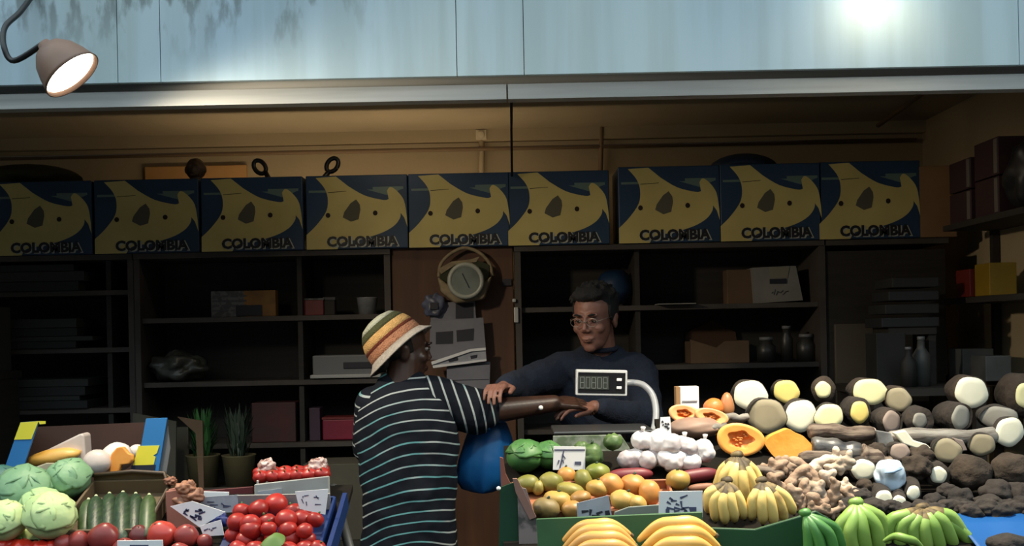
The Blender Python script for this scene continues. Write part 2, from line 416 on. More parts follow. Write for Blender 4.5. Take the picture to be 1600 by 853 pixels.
# long board carrying the cartons
# extra board at the right that carries the last carton, and the plain cabinet beneath
xa, xb = P(1291, 400, YS).x, P(1478, 400, YS).x
xb = min(xb, WR-.05)
e_ = empty('corner_cabinet', ((xa+xb)/2, YS+.18, 0), 'dim beige corner cabinet right of the shelf units under the last carton', 'cabinet')
m_beige = mat('dull_beige_board', (.11, .092, .07), .8, (.09, .075, .058), 5)
G().box((0, 0, (ZT2-.05)/2), (xb-xa, .34, ZT2-.05)).build('cabinet_body', m_dark, e_)
G().box((0, 0, ZT2-.0125), (xb-xa+.02, .38, .025)).build('top_board', m_shelf, e_)
bev(G().box((-.13, -.18, 1.25), (.22, .02, .82)).build('cabinet_door', m_beige, e_), .004)
o = bev(G().box((0, 0, .16), (.17, .3, .32)).build('cardboard_box', m_card, loc=(P(1462, 360, YS).x, YS+.12, ZT2+.001)), .004)
tag(o, 'plain brown cardboard box beside the last banana carton', 'box')

# things on top of the cartons or behind them
o = bev(G().box((0, 0, .13), (.50, .02, .26)).build('cardboard_sheet', mat('orange_cardboard', (.55, .30, .11), .8, (.48, .26, .09), 4), loc=(P(306, 275, 5.63).x, WB-.012, ZT+.06)), .002)
o.scale = (1.05, 1, 1.72); tag(o, 'orange brown cardboard sheet standing behind the second and third cartons', 'cardboard')
m_carv = mat('dark_carved_wood', (.06, .035, .02), .6, (.12, .07, .04), 30, bump=.4)
e_ = empty('wooden_carving', (P(304, 276, 5.0).x, 5.02, ZT+CH+.002), 'small dark carved wooden head on top of the second carton', 'figurine')
g = G().blob((0, 0, .062), (.045, .04, .052), amp=.12, fr=3).blob((0, -.034, .055), (.012, .014, .02)).blob((0, 0, .012), (.03, .03, .014))
for sx in (-1, 1): g.blob((sx*.018, -.036, .075), (.008, .006, .006)).blob((sx*.043, 0, .06), (.008, .012, .018))
g.tube([(-.018, -.036, .03), (.018, -.036, .03)], .005, 8)
remesh(g.build('carved_head', m_carv, e_), .004, 2)
G().lathe([(0, 0), (.045, 0), (.045, .008), (0, .008)], 20).build('base', m_black, e_)
def loop_tool(px, py, tilt, label):
    g = G(); pts = []
    for k in range(17):
        a = 2*math.pi*k/16; pts.append((math.cos(a)*.018, 0, .062+math.sin(a)*.026))
    g.tube(pts, .006, 8, cap=False); g.tube([(0, 0, .04), (0, 0, -.012)], [.009, .006], 8)
    o = g.build('tape_dispenser', m_black, loc=V((P(px, py, 4.98).x, 4.98, ZT+CH+.016)), rot=(0, R(tilt), 0))
    tag(o, label, 'tool'); return o
def handle_(px, tilt, label):
    e = empty('hand_tool', (P(px, 275, 4.98).x, 4.98, ZT+CH-.004), label, 'tool', rot=(0, R(tilt), 0))
    pts = [(math.cos(2*math.pi*k/16)*.024, 0, .085+math.sin(2*math.pi*k/16)*.034) for k in range(17)]
    G().tube(pts, .0105, 8, cap=False).build('grip_loop', m_black, e)
    G().tube([(.005, 0, .055), (.0, 0, .02), (0, 0, 0)], [.012, .011, .009], 8).build('stem', m_black, e)
    return e
handle_(424, -38, 'black loop handled tool leaning left above the third carton')
handle_(503, 35, 'black loop handled tool leaning right above the fourth carton')
g = G().blob((0, 0, 0), (.165, .12, .13), fn=lambda d: 1 if d.z > 0 else .4)
o = g.build('blue_basin', mat('dark_blue_plastic', (.012, .03, .07), .5), loc=(P(1160, 258, 5.1).x, 5.08, ZT2+CH-.03+.045))
o.scale = (1, 1, .62); tag(o, 'upturned dark blue basin on top of the eighth carton', 'basin')
g = G().blob((0, 0, 0), (.26, .14, .11), fn=lambda d: 1 if d.z > 0 else .35)
o = g.build('folded_bag', mat('dark_olive_cloth', (.02, .022, .012), .9, (.05, .045, .015), 5), loc=(P(45, 262, 5.1).x, 5.08, ZT+CH+.03)); o.scale = (1, 1, .75)
tag(o, 'dark olive rounded bag on top of the leftmost cartons', 'bag')

# ------------------------------------------------------------------ goods on the shelves
def zof(zs, i): return zs[i] + .001
def shelf_x(px, py): return P(px, py, YS+.12).x
YF = YS + .12
def at_shelf(px, zs, i, dy=0): return V((P(px, 480, YF+dy).x, YF+dy, zs[i]+.001))
m_ph = mat('pale_print', (.17, .17, .17), .7, (.09, .09, .095), 40, (.45, .55))
o = bev(G().box((0, 0, .06), (.21, .06, .118), 0).box((.118, -.0, .06), (.145, .061, .119), 1).box((.07, -.032, .028), (.12, .003, .05), 2).build('printed_box', [m_ph, mat('orange_print', (.30, .15, .03), .6, (.2, .1, .03), 12), m_ink], loc=at_shelf(370, z1, 0)), .002)
o.location.x -= .005; tag(o, 'wide box with grey lettering and orange end on the upper left shelf', 'box')
g = G()
for r_ in range(4):
    for c_ in range(4): g.box((-.083+c_*.042, -.031, .03+r_*.022), (.032, .002, .008), 0)
g.build('print_lines', mat('dim_ink', (.10, .10, .11), .7), o)
m_red = mat('red_carton', (.16, .02, .02), .5); m_clear = mat('frosted_plastic', (.35, .36, .37), .35, (.25, .26, .27), 20)
o = bev(G().box((0, 0, .035), (.105, .08, .07)).build('small_box', m_red, loc=at_shelf(490, z1, 0)), .003)
G().box((0, 0, .074), (.108, .083, .008)).build('lid', m_ph, o); tag(o, 'small dull red box with grey lid on the upper left shelf', 'box')
o = bev(G().box((0, 0, .035), (.05, .05, .07)).build('small_box', m_dark, loc=at_shelf(516, z1, 0)), .003)
G().box((0, 0, .076), (.055, .055, .012)).build('lid', m_ph, o); tag(o, 'dark little box with pale lid beside the red box', 'box')
g = G().lathe([(0, 0), (.040, 0), (.048, .075), (.050, .078), (.046, .078), (.037, .006), (0, .006)], 24)
o = g.build('plastic_tub', m_clear, loc=at_shelf(574, z1, 0)); tag(o, 'frosted grey plastic tub at the right end of the upper shelf', 'tub')
# plastic bag
def crumple(c, r, seed, amp=.25, m=m_clear, name='plastic_bag', fr=2.2, sub=4, fl=True):
    g = G().blob((0, 0, 0), r, amp=amp, fr=fr, seed=seed, sub=sub)
    g.v = [V((p.x, p.y, max(p.z, -r[2]*.8))) if fl else p for p in g.v]
    for i, p in enumerate(g.v): g.v[i] = p + V((noise.noise(p*38+V((seed, 0, 0))), noise.noise(p*38+V((0, seed, 5))), noise.noise(p*38+V((9, 0, seed)))))*.006
    return g.build(name, m, loc=c)
m_bag1 = mat('clear_bag', (.09, .093, .08), .3, (.035, .036, .03), 14)
o = crumple(at_shelf(278, z1, 1)+V((0, 0, .065)), (.125, .1, .075), 3, .35, m_bag1); tag(o, 'crumpled clear plastic bag lying on the middle left shelf', 'plastic bag')
e_ = bev(G().box((0, 0, .055), (.30, .2, .105)).build('grey_storage_box', m_gray, loc=at_shelf(540, z1, 1)), .006)
e_.location.x += .01
bev(G().box((0, -.002, .012), (.32, .215, .016)).build('rim', m_alu, e_), .003)
bev(G().box((.07, -.102, .06), (.16, .006, .03)).build('handle_slot', m_ink, e_), .003)
tag(e_, 'pale grey storage box with dark slot behind the striped hat', 'box')
# lower shelf left unit: carton, herbs, red boxes
m_olive = mat('olive_cardboard', (.085, .078, .055), .8, (.065, .06, .045), 5)
e_ = empty('open_cardboard_box', V((P(262, 700, 4.62).x, 4.55, P(345, 762, 4.62).z)), 'dull open cardboard box with raised flap below the left shelf', 'box')
G().prism([(-.14, 0, 0), (.05, 0, 0), (.06, 0, .29), (-.12, 0, .33)], (0, .012, 0)).build('front_panel', m_olive, e_)
G().prism([(.065, 0, .31), (.17, 0, .29), (.17, .0, -.12), (.155, 0, -.12), (.14, 0, .24)], (0, .012, 0)).build('box_flap', m_cardd, e_)
G().prism([(-.14, .2, 0), (.05, .2, 0), (.05, .2, .25), (-.13, .2, .25)], (0, .012, 0)).build('back_panel', m_olive, e_)
e_.location.z -= .0
m_leafd = mat('herb_leaves', (.02, .09, .025), .6, (.04, .15, .035), 20); m_pot = mat('olive_pot', (.11, .09, .04), .7, (.09, .075, .035), 10)
random.seed(5)
def herb(px, label, h, green, Y=4.62, pz=760):
    b = P(px, pz, Y)
    e = empty('potted_herb', b, label, 'plant')
    G().lathe([(0, 0), (.055, 0), (.07, .13), (.074, .135), (.066, .135), (.05, .01), (0, .01)], 20).build('pot', m_pot, e)
    g = G()
    for k in range(150):
        a = random.uniform(0, 6.283); r0 = random.uniform(0, .04); z0 = random.uniform(.1, .13+h*.5); r1 = random.uniform(.01, .075)
        p0 = V((r0*math.cos(a), r0*math.sin(a), z0)); p1 = V((r1*math.cos(a), r1*math.sin(a), z0+random.uniform(.06, .16)))
        w = V((-math.sin(a), math.cos(a), 0))*random.uniform(.005, .011); m_ = (p0+p1)/2+V((0, 0, .01))
        g.add([p0, m_+w, p1, m_-w], [(0, 1, 2, 3)], 0)
    g.build('foliage', green, e, fix=False); return e
m_leafg = mat('grey_green_leaves', (.05, .075, .05), .6, (.03, .05, .035), 20)
herb(318, 'bright green potted herb behind the left stall', .16, m_leafd)
herb(374, 'grey green potted herb right of the bright green one', .17, m_leafg)
bm_ = G().box((0, 0, -.02), (.62, .4, .04)).box((-.27, 0, -.39), (.05, .36, .70)).box((.27, 0, -.39), (.05, .36, .70)).build('low_bench', m_dark, loc=V((P(345, 760, 4.62).x, 4.62, P(345, 762, 4.62).z-.002)))
bm_.data.vertices  # bench legs reach the floor
for v_ in bm_.data.vertices:
    if v_.co.z < -.5: v_.co.z = -bm_.location.z
tag(bm_, 'low dark bench carrying the potted herbs', 'bench')
m_dred = mat('dim_red_print', (.07, .015, .015), .6, (.035, .02, .018), 8)
o = bev(G().box((0, 0, .09), (.2, .16, .18)).build('stacked_box', m_dred, loc=at_shelf(430, z1, 2)), .003); tag(o, 'dim dark red box on the bottom left shelf beside the herbs', 'box')
m_mag = mat('magenta_wrap', (.26, .015, .045), .5, (.2, .012, .035), 10)
o = bev(G().box((0, 0, .05), (.15, .12, .095)).build('wrapped_pack', m_mag, loc=at_shelf(529, z1, 2)), .006); G().box((0, -.001, .102), (.154, .124, .010)).build('lid', m_red, o); tag(o, 'magenta red wrapped pack on the bottom shelf behind the striped shirt', 'pack')
o = bev(G().box((0, 0, .075), (.05, .1, .15)).build('stacked_box', mat('dim_purple', (.05, .025, .045), .6), loc=at_shelf(491, z1, 2)), .003); tag(o, 'narrow dim purple box left of the magenta pack', 'box')
o = bev(G().box((0, 0, .2), (.34, .25, .32)).build('cardboard_box', m_olive, loc=(P(545, 780, 4.68).x, 4.68, P(545, 850, 4.68).z)), .003)
tag(o, 'big dull cardboard box under the shelves between stall and striped shirt', 'box')
o2 = G().box((0, 0, 0), (.36, .3, .03)).box((-.15, 0, -.3), (.04, .28, .57)).box((.15, 0, -.3), (.04, .28, .57)).build('low_bench', m_dark, loc=(o.location.x, 4.68, o.location.z-.016+.04))
for v_ in o2.data.vertices:
    if v_.co.z < -.4: v_.co.z = -o2.location.z
tag(o2, 'low dark bench under the big dull cardboard box', 'bench')

# right shelf unit goods
m_whb = mat('white_carton', (.25, .25, .23), .7, (.21, .21, .20), 8)
e_ = empty('white_carton_box', at_shelf(1216, z2, 0), 'white carton with a dark hand slot on the upper right shelf', 'box')
G().prism([(-.105, 0, 0), (.115, 0, .01), (.085, 0, .17), (-.115, 0, .165)], (0, .2, 0)).build('box_body', m_whb, e_)
G().box((0, -.003, .10), (.075, .006, .022)).build('hand_slot', m_ink, e_)
g = G()
random.seed(9)
for k in range(7): g.tube([(-.03+.01*k, -.003, .035+random.uniform(0, .02)), (-.025+.012*k, -.003, .055+random.uniform(-.01, .01))], .0015, 4)
g.build('scrawl', mat('dim_ink', (.1, .1, .11)), e_)
G().prism([(-.04, -.001, .165), (.055, -.001, .165), (.045, -.001, .115), (-.035, -.001, .115)], (0, -.002, 0)).build('tape', mat('old_tape', (.25, .24, .18), .6), e_)
o = bev(G().box((0, 0, .002), (.17, .12, .004)).build('paper_sheet', mat('dull_paper', (.3, .3, .28), .8), loc=at_shelf(1055, z2, 0, -.09)), .001); tag(o, 'flat pale paper on the upper right shelf board', 'paper')
o = G().blob((0, 0, 0), (.085, .085, .085), amp=.12, seed=2).build('blue_ball', mat('navy_plastic', (.01, .035, .09), .5), loc=at_shelf(962, z2, 0)+V((0, .05, .088))); tag(o, 'dark blue ball shaped bundle on the shelf behind the man\'s head', 'bundle')
o = bev(G().box((0, 0, .1), (.16, .1, .16)).build('grey_box', m_cardd, loc=at_shelf(1160, z2, 0, .1)), .003); o.location.z -= .02; tag(o, 'dim grey box left of the white carton', 'box')
e_ = empty('open_cardboard_box', at_shelf(1125, z2, 1), 'dim brown open cardboard box on the middle right shelf', 'box')
G().prism([(-.14, 0, 0), (.13, 0, 0), (.13, 0, .10), (.02, 0, .10), (-.02, 0, .07), (-.14, 0, .11)], (0, .012, 0)).build('front_panel', m_cardd, e_)
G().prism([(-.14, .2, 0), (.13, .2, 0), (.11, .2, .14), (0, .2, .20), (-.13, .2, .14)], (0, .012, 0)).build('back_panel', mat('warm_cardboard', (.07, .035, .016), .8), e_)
for sx in (-.134, .124): G().box((sx, .105, .05), (.012, .2, .1)).build('side_panel', m_cardd, e_)
random.seed(3)
for k, (px, w, h, lb) in enumerate([(1196, .07, .10, 'dim squat jar at the left of the jars on the middle right shelf'), (1228, .045, .15, 'dim taller bottle between the jars on the middle right shelf'), (1258, .07, .11, 'dim squat jar at the right of the jars on the middle right shelf')]):
    e_ = empty('storage_jar', at_shelf(px, z2, 1), lb, 'jar')
    G().lathe([(0, 0), (w*.6, 0), (w*.62, h*.7), (w*.4, h*.85), (w*.38, h), (0, h)], 20).build('jar_body', mat('dim_glass', (.03, .03, .028), .4), e_)
    G().lathe([(0, h), (w*.45, h), (w*.45, h+.015), (0, h+.015)], 20).build('lid', m_gray, e_)
# far left folded cartons stack
random.seed(12)
for i, (yb, n) in enumerate(((2, 4), (1, 4), (0, 3))):
    zz = z3[yb] + .001
    for k in range(n):
        w = random.uniform(.38, .48); hh = random.uniform(.02, .045)
        o = bev(G().box((0, 0, hh/2), (w, .26, hh)).build('folded_carton', mat('black_cardboard_%d' % (k % 2), (.02+.012*(k % 2), .022+.012*(k % 2), .022+.01*(k % 2)), .7), loc=(P(72+random.uniform(-10, 10), 480, YF).x, YF+.02, zz)), .003)
        zz += hh+.001
        tag(o, 'dark folded carton, number %s from the bottom on the %s far left shelf' % (['one', 'two', 'three', 'four'][k], ['upper', 'middle', 'lower'][yb]), 'folded carton', 'folded cartons on the far left shelves')
o = bev(G().box((0, 0, .14), (.16, .22, .28)).build('grey_crate', mat('dim_grey', (.045, .047, .045), .7), loc=(P(22, 480, YF).x, YS-.20, P(22, 580, YS-.2).z)), .004)
tag(o, 'dim grey upright crate at the far left edge', 'crate')
o2 = G().box((0, 0, 0), (.24, .24, .03)).box((-.1, 0, -.3), (.03, .2, .57)).box((.1, 0, -.3), (.03, .2, .57)).build('stool', m_dark, loc=(o.location.x, o.location.y, o.location.z-.016))
for v_ in o2.data.vertices:
    if v_.co.z < -.4: v_.co.z = -o2.location.z
tag(o2, 'dark stool under the dim grey crate at the far left', 'stool')

# ------------------------------------------------------------------ right wall shelving and goods
YW0, YW1 = 4.05, 4.80
e_ = empty('wall_shelf', (WR-.12, (YW0+YW1)/2, 0), 'dark shelving along the right wall', 'shelf')
zw = [P(1560, q, 4.4).z for q in (338, 462, 592)]
for z in zw: G().box((0, 0, z-.012), (.24, YW1-YW0, .024)).build('shelf_board', m_shelf if z < 1.7 else m_dark, e_)
for y in (-.36, .36): G().box((.10, y, zw[0]/2), (.03, .03, zw[0])).build('upright', m_dark, e_)
for y in (-.36, .36): G().box((-.105, y, zw[2]/2), (.03, .03, zw[2])).build('upright', m_dark, e_)
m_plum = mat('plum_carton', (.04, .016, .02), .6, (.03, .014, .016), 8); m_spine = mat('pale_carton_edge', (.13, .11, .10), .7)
k = 0
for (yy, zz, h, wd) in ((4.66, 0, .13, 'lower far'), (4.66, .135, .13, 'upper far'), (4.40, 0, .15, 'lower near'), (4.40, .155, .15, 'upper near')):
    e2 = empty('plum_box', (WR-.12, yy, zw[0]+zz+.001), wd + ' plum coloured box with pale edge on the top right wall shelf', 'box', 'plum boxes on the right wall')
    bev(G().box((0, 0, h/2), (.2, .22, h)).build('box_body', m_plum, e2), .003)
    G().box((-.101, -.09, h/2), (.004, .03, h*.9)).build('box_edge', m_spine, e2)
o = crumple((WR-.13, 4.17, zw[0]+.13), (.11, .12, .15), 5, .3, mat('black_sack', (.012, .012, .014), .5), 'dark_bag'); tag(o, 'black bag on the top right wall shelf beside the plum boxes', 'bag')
def rbox(px, py0, py1, w, Y, m, label, name='carton', cat='carton', zb=None, dep=.14):
    top = P(px, py0, Y).z; bt = zb if zb is not None else P(px, py1, Y).z
    o = bev(G().box((0, 0, (top-bt)/2), (w, dep, top-bt)).build(name, m, loc=(P(px, py0, Y).x, Y+dep/2, bt)), .003)
    return tag(o, label, cat)
rbox(1567, 410, 462, .11, 4.36, mat('yellow_pack', (.28, .17, .01), .5, (.23, .14, .008), 8), 'bright yellow pack on the right wall shelf', 'yellow_pack', 'pack', zw[1]+.001)
rbox(1528, 420, 462, .07, 4.52, mat('red_pack', (.13, .012, .008), .5), 'red pack left of the bright yellow pack', 'red_pack', 'pack', zw[1]+.001)
rbox(1573, 588, 560, .001, 4.4, m_dark, '', 'x') if False else None
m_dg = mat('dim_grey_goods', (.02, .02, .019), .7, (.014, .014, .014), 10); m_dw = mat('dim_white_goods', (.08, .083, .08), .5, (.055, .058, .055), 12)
# low table in the right corner with dim goods
tz = P(1450, 602, 4.45).z
e_ = empty('corner_table', (P(1418, 600, 4.5).x, 4.5, 0), 'dark low table in the right corner under the wall shelf', 'table')
G().box((0, 0, tz-.015), (.46, .5, .03)).build('table_top', m_dark, e_)
for sx in (-.2, .2):
    for sy in (-.22, .22): G().box((sx, sy, (tz-.03)/2), (.04, .04, tz-.03)).build('leg', m_dark, e_)
tx = e_.location.x
def bottle(x, y, z, r, h, m, label):
    e = empty('bottle', (x, y, z), label, 'bottle', 'dim bottles in the right corner')
    G().lathe([(0, 0), (r, 0), (r, h*.62), (r*.45, h*.78), (r*.38, h*.93), (0, h*.93)], 18).build('bottle_body', m, e)
    G().lathe([(0, h*.93), (r*.42, h*.93), (r*.42, h), (0, h)], 14).build('cap', m_gray, e)
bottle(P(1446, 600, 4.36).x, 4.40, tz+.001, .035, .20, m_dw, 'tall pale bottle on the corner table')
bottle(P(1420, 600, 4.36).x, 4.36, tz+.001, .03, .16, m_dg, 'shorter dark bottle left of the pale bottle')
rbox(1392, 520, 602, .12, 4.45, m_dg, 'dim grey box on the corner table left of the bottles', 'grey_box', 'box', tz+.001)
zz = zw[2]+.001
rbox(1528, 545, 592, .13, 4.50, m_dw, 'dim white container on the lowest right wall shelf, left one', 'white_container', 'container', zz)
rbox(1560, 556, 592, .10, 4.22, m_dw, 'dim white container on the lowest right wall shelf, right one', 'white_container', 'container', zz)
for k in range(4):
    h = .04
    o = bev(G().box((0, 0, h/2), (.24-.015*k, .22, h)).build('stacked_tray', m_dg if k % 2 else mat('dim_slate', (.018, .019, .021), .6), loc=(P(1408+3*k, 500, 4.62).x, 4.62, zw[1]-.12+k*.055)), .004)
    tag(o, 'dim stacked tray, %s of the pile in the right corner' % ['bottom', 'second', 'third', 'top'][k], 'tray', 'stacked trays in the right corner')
G_ = G().box((0, 0, 0), (.2, .2, .03)).box((-.085, 0, -.3), (.03, .18, .57)).box((.085, 0, -.3), (.03, .18, .57)).build('tray_stand', m_dark, loc=(P(1412, 500, 4.62).x, 4.62, zw[1]-.12-.016))
for v_ in G_.data.vertices:
    if v_.co.z < -.4: v_.co.z = tz+.001-G_.location.z
tag(G_, 'dark stand under the dim stacked trays in the right corner', 'stand')

# ------------------------------------------------------------------ hanging basket scale and notices on the brown panel
YP = YS + .015
e_ = empty('hanging_basket', P(728, 440, YP-.05), 'round pale hanging basket with a hoop handle and a dial on the brown panel', 'basket')
m_bask = mat('pale_wicker', (.30, .24, .14), .7, (.22, .17, .10), 40, bump=.3)
s = YP/F
def q(x, y): return ((x-728)*s, 0, (440-y)*s)
pts = smooth_path([q(686, 432), q(690, 412), q(706, 396), q(727, 388), q(750, 396), q(765, 413), q(769, 432)])
G().tube(pts, .008, 8).build('hoop_handle', m_bask, e_)
out = [q(686, 424), q(684, 440), q(690, 456), q(707, 472), q(716, 474), q(756, 468), q(765, 452), q(770, 428), q(764, 420), q(760, 436), q(700, 440), q(692, 428)]
g = G().prism([V(p)+V((0, -.06, 0)) for p in [q(685, 432), q(690, 456), q(712, 474), q(756, 468), q(769, 432), q(752, 446), q(727, 452), q(703, 446)]], (0, .10, 0))
bev(g.build('basket_bowl', m_bask, e_), .012, 3)
G().prism([V(p)+V((0, -.01, 0)) for p in [q(688, 420), q(700, 414), q(748, 408), q(765, 415), q(763, 436), q(745, 450), q(700, 450), q(688, 436)]], (0, .02, 0)).build('basket_inside', mat('dark_green_lining', (.03, .035, .015), .8), e_)
g = G().prism([V(p)+V((0, -.015, 0)) for p in [q(686, 420), q(706, 409), q(736, 406), q(750, 402), q(745, 410), q(712, 414), q(690, 428)]], (0, .012, 0)); g.build('basket_rim', m_bask, e_)
Mx = Matrix.Translation(V(q(729, 440))+V((0, -.075, 0))) @ Matrix.Rotation(R(90), 4, 'X')
G().lathe([(0, -.0), (.078, 0), (.082, .008), (.076, .016), (.066, .017), (.064, .012), (0, .012)], 32, M=Mx).build('dial_rim', mat('pale_enamel', (.36, .38, .33), .4), e_)
g = G().lathe([(0, .013), (.062, .013)], 32, M=Mx)
g.build('dial_face', mat('dial_glass', (.20, .23, .21), .2, (.13, .15, .135), 10), e_)
G().box((0, 0, 0), (.004, .003, .07), M=Matrix.Translation(V(q(729, 440))+V((0, -.09, 0))) @ Matrix.Rotation(R(-25), 4, 'Y')).build('dial_needle', m_ink, e_)
# notices
m_np = mat('lilac_grey_paper', (.22, .22, .25), .75, (.18, .18, .21), 6)
def notice(pts, label, marks=(), m=m_np, Y=YP-.06, name='paper_notice', t=.002, fold=0):
    c = P(sum(p[0] for p in pts)/len(pts), sum(p[1] for p in pts)/len(pts), Y)
    g = G().prism([P(x, y, Y)-c for x, y in pts], (0, t, 0))
    for mk in marks: g.prism([P(x, y, Y)-c+V((0, -.0012, 0)) for x, y in mk], (0, .001, 0), 1)
    o = g.build(name, [m, m_ink], loc=c); tag(o, label, 'paper'); return o
notice([(672, 474), (742, 470), (744, 502), (673, 506)], 'upper grey paper pinned below the hanging basket', [[(712, 474), (740, 473), (740, 497), (712, 498)]], Y=YP-.04)
notice([(672, 503), (755, 496), (759, 545), (740, 560), (671, 562)], 'large grey paper with two dark window marks on the brown panel', [[(681, 519), (708, 517), (708, 537), (681, 538)], [(713, 516), (741, 513), (740, 532), (714, 534)]], Y=YP-.06)
def fold_pack():
    c = P(718, 555, YP-.09); e = empty('folded_paper', c, 'folded white paper strip across the bottom of the large grey paper', 'paper')
    def pr(pts, m, nm, dy=0, t=.004): G().prism([P(x, y, YP-.09)-c+V((0, dy, 0)) for x, y in pts], (0, t, 0)).build(nm, m, e)
    pr([(674, 565), (735, 545), (759, 543), (759, 547), (736, 549), (675, 570)], m_white, 'fold_edge', -.01, .012)
    pr([(675, 568), (736, 548), (759, 546), (760, 562), (676, 572)], m_paperg, 'paper_body')
    pr([(676, 571), (760, 561), (760, 564), (677, 575)], m_white, 'lower_edge', -.006, .008)
    pr([(700, 562), (715, 557), (716, 563), (702, 566)], m_ink, 'dark_mark', -.002, .001); pr([(735, 556), (746, 554), (745, 559), (736, 561)], m_ink, 'dark_mark', -.002, .001)
fold_pack()
notice([(698, 569), (766, 565), (765, 600), (762, 622), (698, 618)], 'lowest grey paper hanging beside the customer\'s sleeve', [[(699, 572), (765, 568), (765, 569.5), (699, 573.5)], [(699, 594), (764, 592), (764, 593), (699, 595)]], Y=YP-.07)
o = crumple(P(679, 478, YP-.05), (.05, .03, .055), 8, .3, mat('blue_grey_plastic', (.13, .15, .24), .4, (.05, .055, .08), 16), 'plastic_bag'); tag(o, 'small blue grey plastic bag left of the hanging basket', 'plastic bag')
G().box((0, -.028, 0), (.035, .01, .03)).build('dark_label', m_ink, o)
# ------------------------------------------------------------------ people
def cap(g, a, b, ra, rb, n=16, flat=1.0, up=None):
    """tapered limb with round ends"""
    a = V(a); b = V(b); d = (b-a); L = d.length; d.normalize()
    pts = []; rr = []
    for k in range(5):
        th = math.pi/2*(1-k/4); pts.append(a - d*ra*math.sin(th)*.98); rr.append(max(ra*math.cos(th), .0008))
    for k in range(1, 4): pts.append(a.lerp(b, k/4)); rr.append(ra+(rb-ra)*k/4)
    for k in range(5):
        th = math.pi/2*(k/4); pts.append(b + d*rb*math.sin(th)*.98); rr.append(max(rb*math.cos(th), .0008))
    g.tube(pts, rr, n, flat=flat, up=up)
def chain(g, pts, rs, **k):
    for i in range(len(pts)-1): cap(g, pts[i], pts[i+1], rs[i], rs[i+1], **k)
def hand(g, w, d, nrm, thumb, curl=.5, s=1.0):
    """w wrist, d pointing direction, nrm back-of-hand direction, thumb the side of the thumb"""
    w = V(w); d = V(d).normalized(); nrm = V(nrm); nrm = (nrm-d*nrm.dot(d)).normalized(); t = d.cross(nrm)
    if t.dot(V(thumb)) < 0: t = -t
    k = w + d*.085*s
    for i in range(4):
        off = t*(.030-.0205*i)*s
        cap(g, w+d*.01*s+off*.55, k+off, .0135*s, .0115*s, 12)
    cap(g, w-d*.02*s, w+d*.02*s, .024*s, .022*s, flat=.75, up=nrm)
    L = [.040, .045, .042, .032]
    for i in range(4):
        p = k + t*(.032-.0215*i)*s; a = 0; rr = .0088*s
        for j, (l, da) in enumerate(((1, .55), (.65, .9), (.5, .6))):
            a += curl*da; dr = d*math.cos(a) - nrm*math.sin(a)
            q = p + dr*L[i]*l*s; cap(g, p, q, rr, rr*.92, 10); p = q; rr *= .92
    p = w + d*.025*s + t*.026*s
    d1 = (d*.7+t*.75-nrm*.2).normalized(); q = p + d1*.040*s; cap(g, p, q, .013*s, .0105*s, 12)
    d2 = (d*.95+t*.1-nrm*.35*max(curl, .4)).normalized(); q2 = q+d2*.030*s; cap(g, q, q2, .0103*s, .0098*s, 12)
    q3 = q2+(d2-nrm*.15).normalized()*.024*s; cap(g, q2, q3, .0098*s, .0085*s, 12)
def head_geo(g, M):
    g.blob((0, .014, .034), (.074, .092, .083), M=M)
    g.blob((0, -.022, -.02), (.061, .068, .088), M=M)
    g.blob((0, -.030, -.070), (.047, .054, .040), M=M)
    g.blob((0, -.066, -.090), (.024, .018, .020), M=M)
    for s in (-1, 1):
        g.blob((s*.027, -.080, .030), (.024, .011, .008), M=M)
        g.blob((s*.040, -.058, -.022), (.020, .022, .020), M=M)
        g.blob((s*.011, -.093, -.025), (.008, .009, .006), M=M)
        ear = M @ Matrix.Translation((s*.073, .012, -.008)) @ Matrix.Rotation(s*.25, 4, 'Z')
        g.blob((0, 0, 0), (.010, .019, .031), M=ear); g.blob((0, .004, .012), (.014, .018, .018), M=ear)
    g.tube([(0, -.082, .024), (0, -.091, .002), (0, -.101, -.018), (0, -.094, -.028)], [.007, .0075, .0095, .006], 10, M=M)
    g.tube([(-.024, -.082, -.055), (-.010, -.092, -.053), (0, -.093, -.0545), (.010, -.092, -.053), (.024, -.082, -.055)], [.002, .0042, .004, .0042, .002], 8, M=M)
    g.tube([(-.020, -.083, -.0625), (0, -.092, -.064), (.020, -.083, -.0625)], [.003, .0055, .003], 8, M=M)
def face_parts(par, M, iris, lip, brow, loc):
    for s in (-1, 1):
        T = M @ Matrix.Translation((s*.028, -.0775, .010))
        G().blob((0, 0, 0), (.0125, .0115, .0085), M=T, sub=2).blob((0, -.0085, 0), (.0052, .0042, .0052), 1 and T, sub=2, mi=1).build('eye', [mat('eye_white', (.26, .23, .20), .35), iris], par)
        G().tube([(-.015, -.004, -.001), (0, -.0105, .007), (.015, -.003, 0)], [.003, .0045, .003], 8, M=T).build('eyelid', lip, par)
        G().tube([(-s*.013, -.013, .019), (s*.002, -.015, .024), (s*.018, -.004, .020)], [.003, .004, .002], 8, M=T).build('eyebrow', brow, par)
    G().tube([(-.021, -.086, -.0590), (0, -.0962, -.0583), (.021, -.086, -.0590)], [.0008, .0014, .0008], 6, M=M).build('mouth_line', brow, par)

